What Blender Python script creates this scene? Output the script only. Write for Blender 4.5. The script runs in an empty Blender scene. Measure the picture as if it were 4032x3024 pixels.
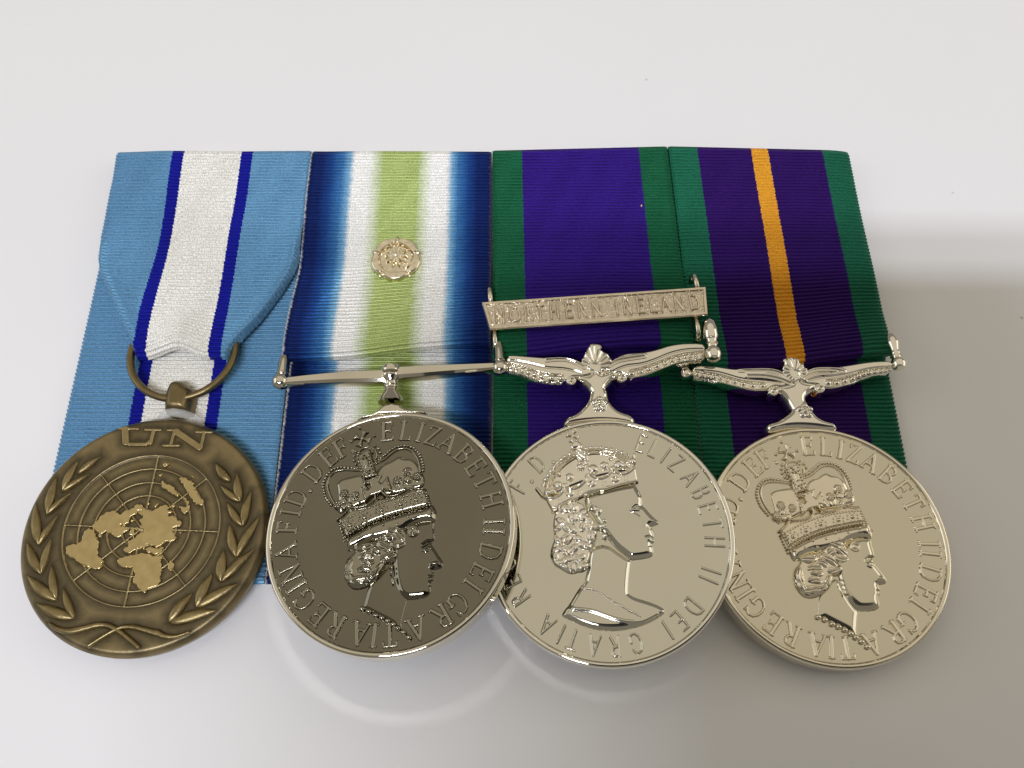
import bpy, math, json, random
import numpy as np
from mathutils import Matrix, Vector

# ------------------------------------------------------------------ camera, world, lamps, exposure
S = bpy.context.scene
COL = S.collection
MM = 0.001
R_ = math.radians
CT, ST = 0.91116, 0.41207          # camera is tipped 24 degrees from straight down
CAMH = 125.5                       # mm above the tabletop

cam = bpy.data.cameras.new('camera')
camo = bpy.data.objects.new('camera', cam)
COL.objects.link(camo)
cam.sensor_fit = 'HORIZONTAL'
cam.sensor_width = 36.0
cam.lens = 36.0 * 3260.0 / 4032.0
cam.clip_start = 0.002
cam.clip_end = 20.0
_f = Vector((0, ST, -CT)); _u = Vector((0, CT, ST)); _r = Vector((1, 0, 0))
camo.matrix_world = Matrix(((_r.x, _u.x, -_f.x, 0), (_r.y, _u.y, -_f.y, 0), (_r.z, _u.z, -_f.z, CAMH * MM), (0, 0, 0, 1)))
S.camera = camo

world = bpy.data.worlds.new('World')
S.world = world
world.use_nodes = True
wb = world.node_tree.nodes['Background']
wb.inputs[0].default_value = (0.225, 0.205, 0.175, 1)
wb.inputs[1].default_value = 1.0

def tube_light(y, z, watts):
    l = bpy.data.lights.new('ceiling_tube', 'AREA')
    l.shape = 'RECTANGLE'; l.size = 1.2; l.size_y = 0.06
    l.energy = watts; l.color = (0.91, 0.935, 1.06)
    o = bpy.data.objects.new('ceiling_tube', l); COL.objects.link(o)
    o.location = (-0.05, y, z)
    d = Vector((0, 0, 0)) - Vector((0, y, z))
    o.rotation_euler = d.to_track_quat('-Z', 'Y').to_euler()
    return o
tube_light(-0.77, 1.60, 11.8)
tube_light(-0.88, 1.60, 11.8)

def panel_light(name, loc, target, sx, sy, radiance, col):
    l = bpy.data.lights.new(name, 'AREA'); l.shape = 'RECTANGLE'; l.size = sx; l.size_y = sy
    l.energy = radiance * math.pi * sx * sy; l.color = col
    o = bpy.data.objects.new(name, l); COL.objects.link(o); o.location = loc
    o.rotation_euler = (Vector(target) - Vector(loc)).to_track_quat('-Z', 'Y').to_euler()
    return o
# the pale ceiling that the polished faces mirror, and daylight from windows on either side
panel_light('ceiling_bounce', (0, .95, 1.75), (0, .55, 0), 3.6, 2.6, .37, (1.0, .89, .70))
panel_light('window_right', (1.7, .35, .75), (0, .05, 0), 1.3, 1.0, 1.1, (1.0, .95, .86))
panel_light('window_left', (-1.7, .25, .75), (0, .05, 0), 1.3, 1.0, 1.1, (.95, .97, 1.0))

vs = S.view_settings
vs.view_transform = 'Standard'; vs.look = 'None'; vs.exposure = 0.0; vs.gamma = 1.0
S.cycles.use_denoising = True
S.cycles.blur_glossy = 0.0
S.cycles.sample_clamp_indirect = 0.0
S.cycles.max_bounces = 8

random.seed(4)
rng = np.random.default_rng(4)
# outlines of the struck designs, in millimetres in each piece's own plane
DATA = (
    '{"eff":{"face":[[6.6,0.15],[6.52,-0.43],[6.51,-1.01],[6.61,-1.83],[6.56,-2.4],[6.4,-2.85],[6.1,-3.13],[6.19,-3.42],[6.48,-3.89],[6.88,-4.64],[7.29,-5.34],[7.51,-5.86],[7.42,-6.25],'
    '[7.11,-6.57],[6.43,-6.59],[6.12,-6.69],[6.2,-7.08],[6.22,-7.41],[6.07,-7.63],[6.09,-7.96],[5.89,-8.28],[5.72,-8.55],[5.74,-9.05],[5.67,-9.43],[5.44,-9.85],[5.04,-10.11],[4.34,-10.2'
    '4],[3.44,-10.24],[2.55,-10.17],[1.96,-9.79],[1.42,-9.17],[1.06,-8.49],[0.88,-7.76],[0.73,-6.87],[0.62,-5.75],[0.59,-4.84],[0.56,-3.6],[1.04,-1.9],[2.36,-0.58],[3.92,0.16],[5.15,0.4'
    '5]],"neck":[[0.44,-5.29],[1.09,-7.55],[1.83,-9.35],[2.43,-10.2],[2.14,-10.89],[1.84,-11.95],[1.58,-12.8],[1.58,-13.92],[1.2,-13.74],[0.55,-13.17],[-0.18,-12.66],[-0.97,-12.19],[-1.'
    '71,-11.73],[-2.65,-11.14],[-3.54,-10.56],[-3.22,-9.54],[-2.91,-8.46],[-2.5,-7.38],[-1.1,-6.11]],"bun":[[-4.88,-3.22],[-4.4,-2.55],[-3.7,-1.9],[-2.97,-1.71],[-2.08,-1.87],[-1.44,-2.'
    '13],[-1.16,-1.91],[-0.69,-1.88],[-0.06,-2.19],[0.39,-2.79],[0.95,-3.39],[1.45,-3.75],[1.47,-4.32],[1.1,-4.87],[0.46,-5.18],[-0.31,-5.03],[-0.68,-4.89],[-0.56,-5.69],[-0.76,-6.35],['
    '-1.29,-6.99],[-2.07,-7.51],[-2.95,-7.91],[-4.0,-8.1],[-4.87,-7.92],[-5.44,-7.34],[-5.85,-6.55],[-6.08,-5.64],[-6.05,-4.86],[-5.71,-3.97],[-5.26,-3.42]],"bun_c":[-2.75,-4.68],"lock"'
    ':[[-1.25,-1.79],[-1.02,-1.22],[-0.67,-0.66],[0.02,-0.12],[0.76,0.08],[1.54,-0.07],[2.16,-0.45],[2.66,-0.83],[2.92,-1.76],[2.88,-2.45],[2.39,-3.12],[1.51,-3.47],[0.86,-3.27],[0.39,-'
    '2.79],[-0.06,-2.19],[-0.68,-1.82]],"lock_c":[1.22,-1.57],"curl_c":[3.69,-1.13],"cap":[[-5.92,-0.67],[-4.41,0.07],[-2.83,0.73],[-1.07,1.29],[1.04,1.74],[2.95,2.06],[5.78,2.39],[6.29'
    ',2.6],[6.66,2.21],[6.93,1.36],[6.92,0.53],[6.47,-0.05],[5.1,0.16],[3.35,-0.3],[2.29,-0.98],[0.38,-1.43],[-1.49,-1.7],[-2.39,-1.66],[-4.36,-2.46],[-5.5,-2.77],[-5.85,-1.76]],"brow":'
    '[[4.92,-3.15],[5.57,-2.81],[6.3,-2.76]],"lid":[[4.94,-3.81],[5.29,-3.58],[5.85,-3.63]],"lid2":[[4.99,-3.87],[5.28,-4.11],[5.72,-3.96]],"mouth":[[5.54,-7.48],[6.11,-7.53]],"chin":[['
    '5.63,-8.55],[5.89,-8.01]],"nostril":[[5.82,-6.17],[6.03,-5.84],[6.6,-5.84]],"larch":[[-7.53,4.58],[-8.08,5.65],[-8.45,6.71],[-8.56,7.67],[-8.39,8.43],[-7.94,9.09],[-7.32,9.45],[-6.'
    '46,9.52],[-5.44,9.43],[-4.55,9.2],[-3.63,9.09]],"rarch":[[-1.8,9.81],[-1.01,10.0],[-0.18,10.35],[0.6,10.97],[1.47,11.54],[2.36,11.7],[3.18,11.56],[3.85,11.1],[4.27,10.44],[4.67,9.6'
    '4],[4.85,8.75],[4.93,7.78]],"monde":[[-4.03,11.73],[-3.8,12.22],[-3.27,12.51],[-2.59,12.58],[-1.97,12.37],[-1.49,11.9],[-1.27,11.3],[-1.45,10.62]],"post":[[-3.99,11.68],[-3.11,11.8'
    '4],[-2.3,12.09],[-2.04,11.24],[-1.71,9.76],[-1.32,8.19],[-1.33,7.8],[-3.2,7.41],[-3.58,9.36],[-4.03,10.95]],"gemslot":[[-3.15,10.36],[-2.57,10.43],[-2.39,9.4],[-2.9,9.23]],"rvel":['
    '[-1.33,8.57],[-0.88,9.23],[-0.13,9.68],[0.75,9.83],[1.41,10.29],[2.11,10.48],[2.58,10.02],[3.59,9.87],[4.16,9.47],[4.58,8.77],[4.83,7.79],[5.38,7.28],[5.54,5.46],[3.59,5.08],[-0.2,'
    '4.7],[-1.92,5.35],[-1.73,7.24]],"lvel":[[-7.2,7.46],[-6.64,7.96],[-5.76,8.19],[-4.9,8.31],[-4.14,8.35],[-3.33,8.17],[-3.03,7.31],[-2.29,5.37],[-2.1,4.41],[-5.44,3.36],[-7.02,2.78],'
    '[-6.94,4.74],[-7.04,6.26]],"bandp":[[-6.64,1.38],[-6.9,1.94],[-6.0,2.36],[-5.19,3.25],[-4.0,3.19],[-2.27,3.58],[-1.19,4.37],[0.46,4.29],[1.77,4.36],[3.41,5.09],[5.59,4.84],[5.78,4.'
    '26],[5.98,3.27],[6.26,2.46],[4.27,2.23],[2.37,1.95],[0.57,1.67],[-1.07,1.29],[-2.83,0.73],[-4.41,0.07],[-5.85,-0.77],[-6.15,0.53]],"lobes":[[-5.95,5.64,0.67],[-4.36,5.18,0.61],[-6.'
    '83,4.08,0.7],[-6.02,4.51,0.54],[3.14,7.77,0.71],[1.68,6.6,0.66],[4.53,6.84,0.71],[3.18,6.62,0.63],[-5.94,3.66,0.45],[-5.27,3.82,0.49],[3.12,5.48,0.4]],"patee":[[-3.55,7.05],[-0.29,'
    '7.94],[-0.89,6.82],[-0.59,6.42],[0.38,7.53],[0.98,5.02],[-0.32,5.46],[-0.53,5.09],[-1.45,4.9],[-2.04,4.74],[-2.95,3.89],[-3.58,6.38],[-2.49,5.75],[-2.14,6.12],[-2.31,6.7]],"swags":'
    '[[[-5.17,3.34],[-4.18,3.2],[-2.97,3.28],[-1.98,3.66],[-1.39,4.28],[-1.46,4.85]],[[-0.45,5.28],[-0.29,4.7],[0.46,4.29],[1.58,4.31],[2.6,4.75],[3.23,5.1]],[[3.61,5.17],[4.29,4.85],[5'
    '.48,4.8]],[[-6.82,1.85],[-6.0,2.36],[-5.36,3.07]]],"b_outer":[[-7.97,4.42],[-8.25,4.81],[-8.49,5.18],[-8.7,5.54],[-8.89,5.91],[-9.0,6.34],[-9.09,6.76],[-9.18,7.23],[-9.16,7.7],[-9.'
    '06,8.13],[-8.86,8.58],[-8.61,9.03],[-8.29,9.37],[-7.93,9.69],[-7.5,9.86],[-7.01,9.95],[-6.52,9.99],[-6.02,9.87],[-5.48,9.77],[-4.98,9.64],[-4.58,9.53],[-4.19,9.49],[-1.52,10.26],[-'
    '1.07,10.41],[-0.68,10.59],[-0.36,10.88],[-0.04,11.09],[0.3,11.37],[0.63,11.6],[1.01,11.83],[1.41,12.06],[1.87,12.09],[2.3,12.12],[2.77,12.09],[3.25,11.97],[3.7,11.75],[4.13,11.53],'
    '[4.38,11.17],[4.69,10.81],[4.9,10.51],[5.04,10.06],[5.18,9.61],[5.27,9.17],[5.32,8.73],[5.34,8.3],[5.32,7.88],[-1.62,12.7],[-1.04,12.16],[-0.85,11.5],[-4.43,12.13],[-4.65,11.47],[-'
    '4.68,10.78],[-4.36,10.18]],"b_inner":[[-3.75,11.47],[-3.89,11.18],[-3.33,11.42],[-3.05,11.14],[-3.81,10.64],[-3.23,10.71],[-2.74,10.78],[-2.28,11.45],[-2.17,11.92],[-2.29,10.91],[-'
    '2.22,10.32],[-3.77,10.1],[-3.62,9.61],[-2.12,9.87],[-1.99,9.38],[-3.48,9.11],[-3.32,8.72],[-1.79,8.89],[-1.62,8.3],[-2.7,8.54],[-2.27,8.72],[-2.34,8.24],[-3.11,8.1],[-3.0,7.69],[-2'
    '.52,7.76],[-2.05,7.93],[-1.61,7.86],[-3.15,5.69],[-3.01,5.21],[-2.82,4.54],[-1.73,7.24],[-1.1,7.4],[0.3,6.67],[0.47,6.13],[-5.55,5.53],[-5.79,5.23],[-6.16,5.24],[-6.29,5.56],[-6.05'
    ',5.86],[-5.68,5.84],[-5.92,5.54],[-3.98,5.02],[-4.22,4.72],[-4.59,4.74],[-4.71,5.06],[-4.47,5.36],[-4.1,5.34],[-4.34,5.04],[-6.43,4.01],[-6.67,3.72],[-7.03,3.74],[-7.16,4.05],[-6.9'
    '2,4.35],[-6.56,4.33],[-6.8,4.03],[3.52,7.56],[3.27,7.26],[2.9,7.28],[2.78,7.6],[3.03,7.9],[3.4,7.89],[3.15,7.58],[2.09,6.53],[1.84,6.23],[1.47,6.25],[1.35,6.57],[1.6,6.87],[1.97,6.'
    '85],[1.72,6.55],[4.93,6.73],[4.68,6.42],[4.31,6.44],[4.19,6.76],[4.44,7.07],[4.81,7.05],[4.56,6.74]],"b_band":[[-6.56,1.28],[-6.14,1.47],[-5.72,1.67],[-5.3,1.86],[-4.88,2.05],[-4.4'
    '6,2.24],[-4.03,2.42],[-3.6,2.6],[-3.17,2.78],[-2.74,2.94],[-2.3,3.08],[-1.86,3.21],[-1.42,3.34],[-0.97,3.48],[-0.53,3.6],[-0.08,3.68],[0.36,3.76],[0.81,3.83],[1.26,3.91],[1.71,3.97'
    '],[2.16,4.02],[2.61,4.06],[3.05,4.11],[3.5,4.15],[3.95,4.2],[4.4,4.24],[4.85,4.26],[5.29,4.24],[5.73,4.22],[-5.75,-0.73],[-5.38,-0.49],[-5.01,-0.26],[-4.64,-0.03],[-4.25,0.18],[-3.'
    '85,0.35],[-3.45,0.51],[-3.05,0.68],[-2.64,0.83],[-2.23,0.96],[-1.82,1.09],[-1.41,1.22],[-0.99,1.35],[-0.58,1.45],[-0.16,1.54],[0.26,1.64],[0.68,1.73],[1.1,1.8],[1.52,1.86],[1.94,1.'
    '93],[2.36,1.99],[2.78,2.06],[3.2,2.12],[3.63,2.18],[4.05,2.24],[4.47,2.29],[4.89,2.32],[5.31,2.34],[5.73,2.37],[6.15,2.4],[-6.45,0.91],[-6.33,0.46],[-6.21,0.02],[-6.09,-0.43],[-5.9'
    '8,-0.87],[-5.86,-1.31],[5.78,3.84],[5.88,3.46],[5.98,3.08],[6.08,2.7]],"b_small":[[-4.37,0.61],[-4.83,0.24],[-5.44,0.23],[-5.85,0.57],[-5.81,1.07],[-5.35,1.44],[-4.74,1.46],[-4.33,'
    '1.11],[-2.29,1.43],[-2.75,1.06],[-3.37,1.04],[-3.78,1.39],[-3.74,1.89],[-3.27,2.26],[-2.65,2.28],[-2.24,1.93],[0.08,2.24],[-0.39,1.87],[-1.01,1.85],[-1.42,2.2],[-1.37,2.7],[-0.9,3.'
    '08],[-0.28,3.09],[0.13,2.75],[2.81,2.76],[2.34,2.38],[1.71,2.37],[1.31,2.71],[1.36,3.22],[1.83,3.6],[2.46,3.61],[2.86,3.27],[5.01,3.11],[4.53,2.74],[3.91,2.72],[3.51,3.07],[3.56,3.'
    '58],[4.04,3.96],[4.66,3.98],[5.07,3.63]],"gems":[[-5.09,0.84],[-3.01,1.66],[-0.65,2.47],[2.09,2.99],[4.29,3.35]],"b_erm":[[-2.31,0.11],[-0.37,0.24],[1.23,1.13],[3.08,0.99],[4.91,1.'
    '6],[-3.7,-0.96],[-1.89,-0.96],[1.6,0.05],[-5.39,-1.24],[6.6,1.14]],"cross":[-3.45,14.01],"b_cross":[[-3.83,15.84],[-1.68,14.3],[-5.05,13.86]],"neckl":[[-3.52,-10.72],[-2.65,-11.14]'
    ',[-1.72,-11.78],[-0.91,-12.19],[-0.12,-12.66],[0.6,-13.18],[1.2,-13.74],[1.9,-14.35],[2.57,-15.07]],"earr":[[0.67,-5.8],[0.58,-6.47]],"drop":[[0.7,-6.98],[0.79,-8.15]],"curls":[[-3'
    '.25,-2.55,1.42,0.68,0.09],[-2.78,-3.66,1.31,0.57,0.03],[-2.64,-4.69,1.14,0.51,-0.13],[-3.05,-5.57,1.25,0.57,-0.22],[-3.78,-6.98,1.71,0.74,0.0],[-5.22,-5.01,1.42,0.63,1.55],[-5.05,-'
    '6.47,0.97,0.63,2.14],[-1.21,-5.77,1.2,0.51,1.11],[-2.12,-6.62,1.02,0.57,0.36],[-0.28,-2.7,1.42,0.63,-0.72],[0.17,-4.37,1.31,0.63,0.15],[-1.53,-3.15,0.91,0.63,-0.41],[0.9,-0.62,1.42'
    ',0.68,-0.31],[1.57,-1.58,1.31,0.74,-0.62],[1.44,-2.73,1.25,0.68,-0.12],[0.08,-1.51,0.97,0.8,0.29]]},"sam_sim":[1.0274,0.0118,-0.28,-0.16],"gef":{"face":[[4.57,7.53],[4.78,7.11],[5.'
    '07,6.48],[5.48,5.54],[5.49,4.93],[5.32,4.39],[5.9,3.76],[6.49,2.87],[7.11,2.24],[7.51,1.78],[7.46,1.44],[7.02,1.31],[6.28,1.11],[6.46,0.84],[6.69,0.03],[6.62,-0.42],[6.51,-0.69],[6'
    '.65,-0.95],[6.4,-1.23],[6.16,-1.41],[6.37,-1.92],[6.39,-2.48],[6.19,-2.91],[6.0,-3.21],[5.13,-3.41],[4.02,-3.52],[3.05,-3.55],[2.21,-2.82],[1.18,-1.88],[0.27,-0.59],[-0.53,0.7],[-1'
    '.13,1.76],[-1.92,3.44],[-2.84,4.5],[-2.93,6.08],[-1.22,6.59],[0.28,6.86],[2.29,7.26]],"bust":[[-0.2,-1.02],[1.88,-2.81],[3.05,-3.55],[2.81,-4.51],[2.51,-6.13],[2.24,-8.07],[2.62,-8'
    '.4],[3.24,-8.77],[4.6,-9.24],[5.84,-9.72],[6.65,-10.18],[7.16,-10.62],[6.93,-11.13],[5.86,-11.77],[4.31,-12.43],[2.67,-12.85],[1.05,-13.08],[-0.76,-13.07],[-2.67,-12.82],[-4.25,-12'
    '.25],[-5.72,-11.54],[-7.1,-10.87],[-6.96,-10.33],[-5.92,-9.2],[-5.08,-7.95],[-4.37,-7.01],[-3.66,-6.28],[-3.36,-5.31],[-3.07,-4.22],[-2.9,-2.9],[-2.47,-1.47]],"drape":[[-5.63,-9.85'
    '],[-4.11,-10.03],[-2.5,-10.31],[-0.93,-11.01],[0.64,-11.6],[2.21,-11.98],[3.81,-12.05],[5.02,-11.57],[6.03,-11.09]],"b_neck":[[-4.05,-7.15],[-3.72,-7.19],[-3.4,-7.23],[-3.08,-7.27]'
    ',[-2.76,-7.33],[-2.46,-7.44],[-2.16,-7.55],[-1.86,-7.66],[-1.59,-7.83],[-1.33,-8.01],[-1.06,-8.19],[-0.8,-8.37],[-0.55,-8.56],[-0.29,-8.74],[-0.03,-8.92],[0.22,-9.11],[0.48,-9.29],'
    '[0.75,-9.46],[1.01,-9.63],[1.27,-9.81],[1.52,-9.99],[1.77,-10.17],[2.02,-10.36],[2.28,-10.53],[2.56,-10.66],[2.85,-10.79],[3.13,-10.92],[3.38,-11.09],[3.61,-11.31]],"hair":[[-7.36,'
    '3.85],[-6.68,4.57],[-5.27,5.15],[-4.07,5.38],[-3.29,5.13],[-2.75,4.29],[-2.5,3.58],[-1.96,2.94],[-1.44,1.92],[-1.16,1.01],[-1.36,0.86],[-1.49,-0.16],[-1.9,-1.27],[-2.5,-2.03],[-2.8'
    ',-3.13],[-3.25,-4.11],[-4.46,-4.93],[-5.58,-5.12],[-6.55,-4.5],[-7.09,-4.12],[-7.68,-3.78],[-8.23,-2.86],[-8.33,-2.07],[-8.05,-0.96],[-7.49,0.15],[-7.66,1.31],[-7.69,2.35]],"hairb"'
    ':[[-5.72,4.06,0.9],[-4.32,4.38,0.95],[-3.19,3.61,0.75],[-6.58,2.7,0.8],[-5.0,2.91,0.9],[-3.45,2.53,0.9],[-2.2,2.16,0.7],[-6.79,1.72,0.8],[-5.33,1.41,0.85],[-3.76,1.21,0.85],[-2.18,'
    '1.24,0.7],[-7.1,0.02,0.75],[-5.64,-0.06,0.85],[-4.19,-0.25,0.85],[-2.6,-0.1,0.8],[-7.52,-1.55,0.75],[-6.05,-1.51,0.8],[-4.6,-1.58,0.85],[-3.14,-1.43,0.75],[-7.69,-2.77,0.7],[-6.24,'
    '-2.96,0.8],[-4.68,-2.92,0.85],[-3.58,-3.09,0.6],[-6.84,-3.71,0.6],[-5.53,-4.1,0.75],[-4.18,-3.95,0.7],[-1.4,3.92,0.7],[-0.86,3.28,0.5],[-1.74,4.74,0.45]],"ears":[[-0.75,1.39,0.5],['
    '-0.41,-0.01,0.42],[-0.26,2.15,0.35]],"arch":[[-8.5,7.07],[-8.09,8.39],[-7.33,9.7],[-6.37,10.8],[-5.31,11.69],[-4.15,12.46],[-3.22,12.83],[-2.11,12.89],[-0.79,12.97],[0.51,12.8],[1.'
    '79,12.46],[2.95,11.91],[3.99,11.21]],"b_arch":[[-8.83,8.18],[-8.54,8.94],[-8.16,9.62],[-7.67,10.3],[-7.17,10.9],[-6.57,11.47],[-5.97,11.99],[-5.37,12.38],[-4.69,12.8],[-2.2,13.48],'
    '[-1.44,13.52],[-0.69,13.52],[0.07,13.47],[0.85,13.26],[1.61,13.09],[2.35,12.77],[3.1,12.46],[3.84,11.99]],"vel":[[-8.25,7.16],[-7.79,8.38],[-7.03,9.69],[-6.07,10.78],[-5.01,11.56],'
    '[-3.86,12.23],[-2.22,12.66],[-0.8,12.73],[0.5,12.59],[1.78,12.25],[2.94,11.7],[3.98,11.0],[4.71,10.22],[3.94,9.33],[1.94,9.14],[-1.08,8.7],[-4.13,7.64],[-6.16,6.94],[-7.89,6.21]],"'
    'band":[[-8.83,6.42],[-7.7,6.0],[-6.18,6.63],[-5.54,7.41],[-4.14,7.43],[-2.58,8.58],[-2.04,9.28],[-1.08,8.7],[0.11,8.63],[1.37,9.49],[2.92,9.08],[4.37,9.82],[4.92,10.41],[5.02,8.74]'
    ',[5.13,7.7],[2.78,7.33],[0.29,6.92],[-2.94,6.03],[-5.66,5.17],[-7.6,4.01],[-8.15,4.9]],"rim":[[-7.64,4.11],[-5.66,5.15],[-3.53,6.0],[-2.2,6.75],[-0.7,6.92],[0.29,6.92],[1.8,7.34],['
    '3.31,7.69],[4.94,7.84]],"swags":[[[-8.79,6.27],[-7.91,5.91],[-6.91,6.06],[-6.19,6.53],[-5.75,7.22]],[[-5.05,7.28],[-4.16,7.18],[-3.24,7.59],[-2.6,8.27],[-2.29,9.19]],[[-1.93,9.37],'
    '[-1.18,8.6],[-0.2,8.44],[0.72,8.8],[1.36,9.38]],[[1.95,9.35],[2.91,8.87],[3.93,9.22],[4.67,9.8]]],"ovals":[[-5.02,6.51],[1.77,8.27],[-1.68,7.8]],"dots":[[-6.65,5.68],[-6.67,5.17],['
    '-6.21,5.66],[-6.24,5.15],[-3.8,6.85],[-3.83,6.34],[-3.36,6.82],[-3.4,6.31],[-0.05,8.02],[-0.09,7.5],[0.38,7.99],[0.35,7.48],[3.16,8.6],[3.12,8.08],[3.6,8.57],[3.55,8.06]],"lobes":['
    '[-6.71,7.9,0.65],[-4.9,9.03,0.61],[-5.62,7.73,0.49],[-7.46,7.01,0.49],[-3.16,10.5,0.59],[-2.32,11.08,0.44],[-1.38,10.07,0.74],[0.34,10.49,0.65],[2.44,10.46,0.69],[1.5,9.89,0.49],[3'
    '.42,10.3,0.54],[1.28,11.69,0.41],[-6.48,9.55,0.37],[4.51,10.86,0.59],[-8.31,6.86,0.54]],"monde":[[-4.64,13.78],[-4.46,14.31],[-3.8,15.02],[-3.21,14.71],[-2.59,14.13],[-2.7,13.12],['
    '-3.39,13.48],[-4.41,13.28]],"block":[[-4.0,12.45],[-3.58,13.6],[-3.08,13.57],[-2.3,12.99],[-1.95,12.22],[-2.09,11.48],[-3.52,11.31]],"cross":[-4.08,15.6],"spikes":[[[-9.83,7.72],[-'
    '8.98,6.48]],[[4.85,12.1],[4.75,10.21]]],"brow":[[3.91,3.77],[4.38,4.19],[5.11,4.2]],"lid":[[3.45,3.49],[4.14,3.6],[4.81,3.52]],"lid2":[[3.44,3.44],[4.17,2.9],[4.81,2.47],[5.24,1.85'
    ']],"nostril":[[4.96,2.12],[5.35,1.41],[5.94,0.58]],"mouth":[[5.4,-0.47],[5.96,-0.38],[6.54,-0.67]]},"un":{"globe":[-0.44,0.35,11.4],"land":[[[-7.8,1.03],[-7.22,1.89],[-6.73,2.46],['
    '-6.22,2.96],[-5.82,3.13],[-4.85,3.38],[-4.21,2.93],[-3.75,2.63],[-3.51,3.04],[-2.97,3.28],[-2.26,3.35],[-1.76,4.0],[-1.06,4.12],[-0.65,3.71],[-0.65,3.16],[-1.36,3.07],[-1.52,2.63],'
    '[-2.26,2.22],[-2.56,1.79],[-2.44,1.34],[-2.82,0.98],[-3.48,1.12],[-3.74,0.93],[-2.64,0.68],[-2.26,0.14],[-2.69,-0.06],[-3.22,-0.32],[-3.31,-0.69],[-3.7,-0.99],[-4.01,-0.79],[-4.45,'
    '-0.62],[-4.8,-0.16],[-5.7,0.18],[-6.01,-0.1],[-6.26,-0.85],[-6.53,-0.73],[-6.51,-0.07],[-6.84,0.24],[-7.37,0.49]],[[-0.65,3.71],[-0.32,3.39],[0.14,3.11],[0.88,2.95],[1.49,3.27],[2.'
    '16,3.79],[2.88,3.83],[3.09,3.44],[3.08,2.98],[3.63,2.88],[3.73,2.57],[3.18,2.38],[3.36,1.99],[4.22,2.05],[4.56,1.55],[4.8,1.24],[5.15,1.37],[5.28,0.77],[5.11,0.33],[4.54,0.29],[4.0'
    '9,0.24],[4.24,-0.66],[4.88,-1.31],[4.61,-1.74],[4.07,-2.0],[3.51,-1.79],[2.85,-2.27],[2.11,-2.81],[1.78,-2.43],[1.42,-2.38],[0.61,-2.07],[0.58,-2.43],[0.22,-2.92],[-0.18,-2.54],[-0'
    '.2,-2.97],[-0.53,-2.59],[-0.76,-3.04],[-1.06,-2.85],[-1.5,-3.26],[-2.12,-3.4],[-2.83,-2.75],[-2.54,-2.33],[-1.99,-2.22],[-2.26,-1.69],[-2.16,-1.41],[-1.41,-1.16],[-1.05,-0.66],[-0.'
    '59,-0.32],[0.02,-0.06],[-0.45,0.26],[-0.76,0.72],[-0.24,0.89],[-0.78,1.22],[-0.94,1.7],[-0.23,2.04],[-1.23,2.59],[-1.33,3.07],[-0.73,3.16]],[[-3.4,-4.3],[-3.17,-3.96],[-2.36,-3.72]'
    ',[-1.25,-3.56],[0.4,-3.25],[0.79,-3.6],[1.95,-3.91],[3.0,-3.83],[2.93,-4.51],[3.01,-5.23],[3.23,-5.96],[3.05,-6.8],[3.29,-7.73],[2.66,-8.32],[1.79,-8.58],[1.42,-8.95],[1.11,-9.24],'
    '[0.52,-8.93],[0.01,-8.17],[-0.36,-7.94],[-0.76,-7.5],[-0.69,-7.01],[-0.43,-6.63],[-0.84,-5.73],[-1.3,-5.45],[-2.42,-5.39],[-3.1,-5.04]],[[0.65,-2.44],[1.44,-2.48],[2.05,-2.95],[2.4'
    '5,-2.68],[3.21,-2.54],[2.91,-3.07],[3.01,-3.68],[1.92,-3.67],[1.05,-3.43],[0.53,-3.16]],[[-7.92,0.82],[-7.09,0.04],[-6.79,-0.93],[-6.48,-1.1],[-6.43,-1.68],[-6.29,-3.43],[-5.32,-4.'
    '05],[-5.33,-4.48],[-5.58,-4.75],[-5.51,-5.26],[-6.31,-5.45],[-7.2,-5.12],[-8.17,-4.61],[-9.06,-4.27],[-9.57,-3.67],[-10.46,-3.34],[-10.9,-2.74],[-11.02,-1.5],[-9.55,-1.48],[-8.94,-'
    '1.03],[-8.94,0.06],[-8.45,0.63]],[[4.18,7.99],[5.06,8.02],[5.54,7.61],[5.92,7.51],[6.66,6.61],[6.71,6.12],[7.53,5.18],[7.81,4.55],[8.34,4.22],[8.26,3.54],[7.7,3.31],[7.07,3.83],[6.'
    '69,4.0],[6.26,4.79],[5.58,5.75],[5.22,6.46],[4.88,6.86]],[[1.58,7.66],[1.95,7.61],[2.23,7.08],[3.12,6.96],[3.52,6.63],[3.79,6.18],[4.29,5.51],[4.43,4.89],[3.9,5.07],[3.27,5.56],[2.'
    '48,6.14],[1.83,6.49]],[[5.25,4.72],[5.61,4.67],[5.95,4.19],[6.19,3.27],[6.11,2.52],[5.79,2.16],[5.36,2.38],[5.07,2.88],[4.68,3.2],[4.93,3.57],[5.69,3.15],[5.82,3.59]],[[4.27,-4.56]'
    ',[5.02,-5.35],[4.89,-5.77],[4.39,-6.34],[3.87,-5.6],[4.04,-5.01]],[[1.49,9.86],[1.65,10.4],[2.45,10.52],[2.42,10.05],[1.94,9.76]],[[-2.22,-0.38],[-2.03,0.42],[-1.69,0.48],[-1.48,-0'
    '.05],[-1.63,-0.56],[-1.97,-0.69]],[[3.55,3.56],[3.94,4.0],[4.27,3.6],[3.87,3.27]],[[-0.22,4.37],[0.05,4.51],[0.31,4.12],[0.04,3.98]],[[1.27,3.99],[1.54,4.13],[1.66,3.74],[1.19,3.39'
    '],[0.96,3.55]],[[-2.32,1.55],[-1.86,1.9],[-1.75,1.6],[-2.06,1.17]],[[-1.37,0.24],[-1.18,0.45],[-1.07,0.07],[-1.26,-0.06]],[[-0.96,0.36],[-0.79,0.5],[-0.75,0.13]],[[1.17,8.7],[1.61,'
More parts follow.
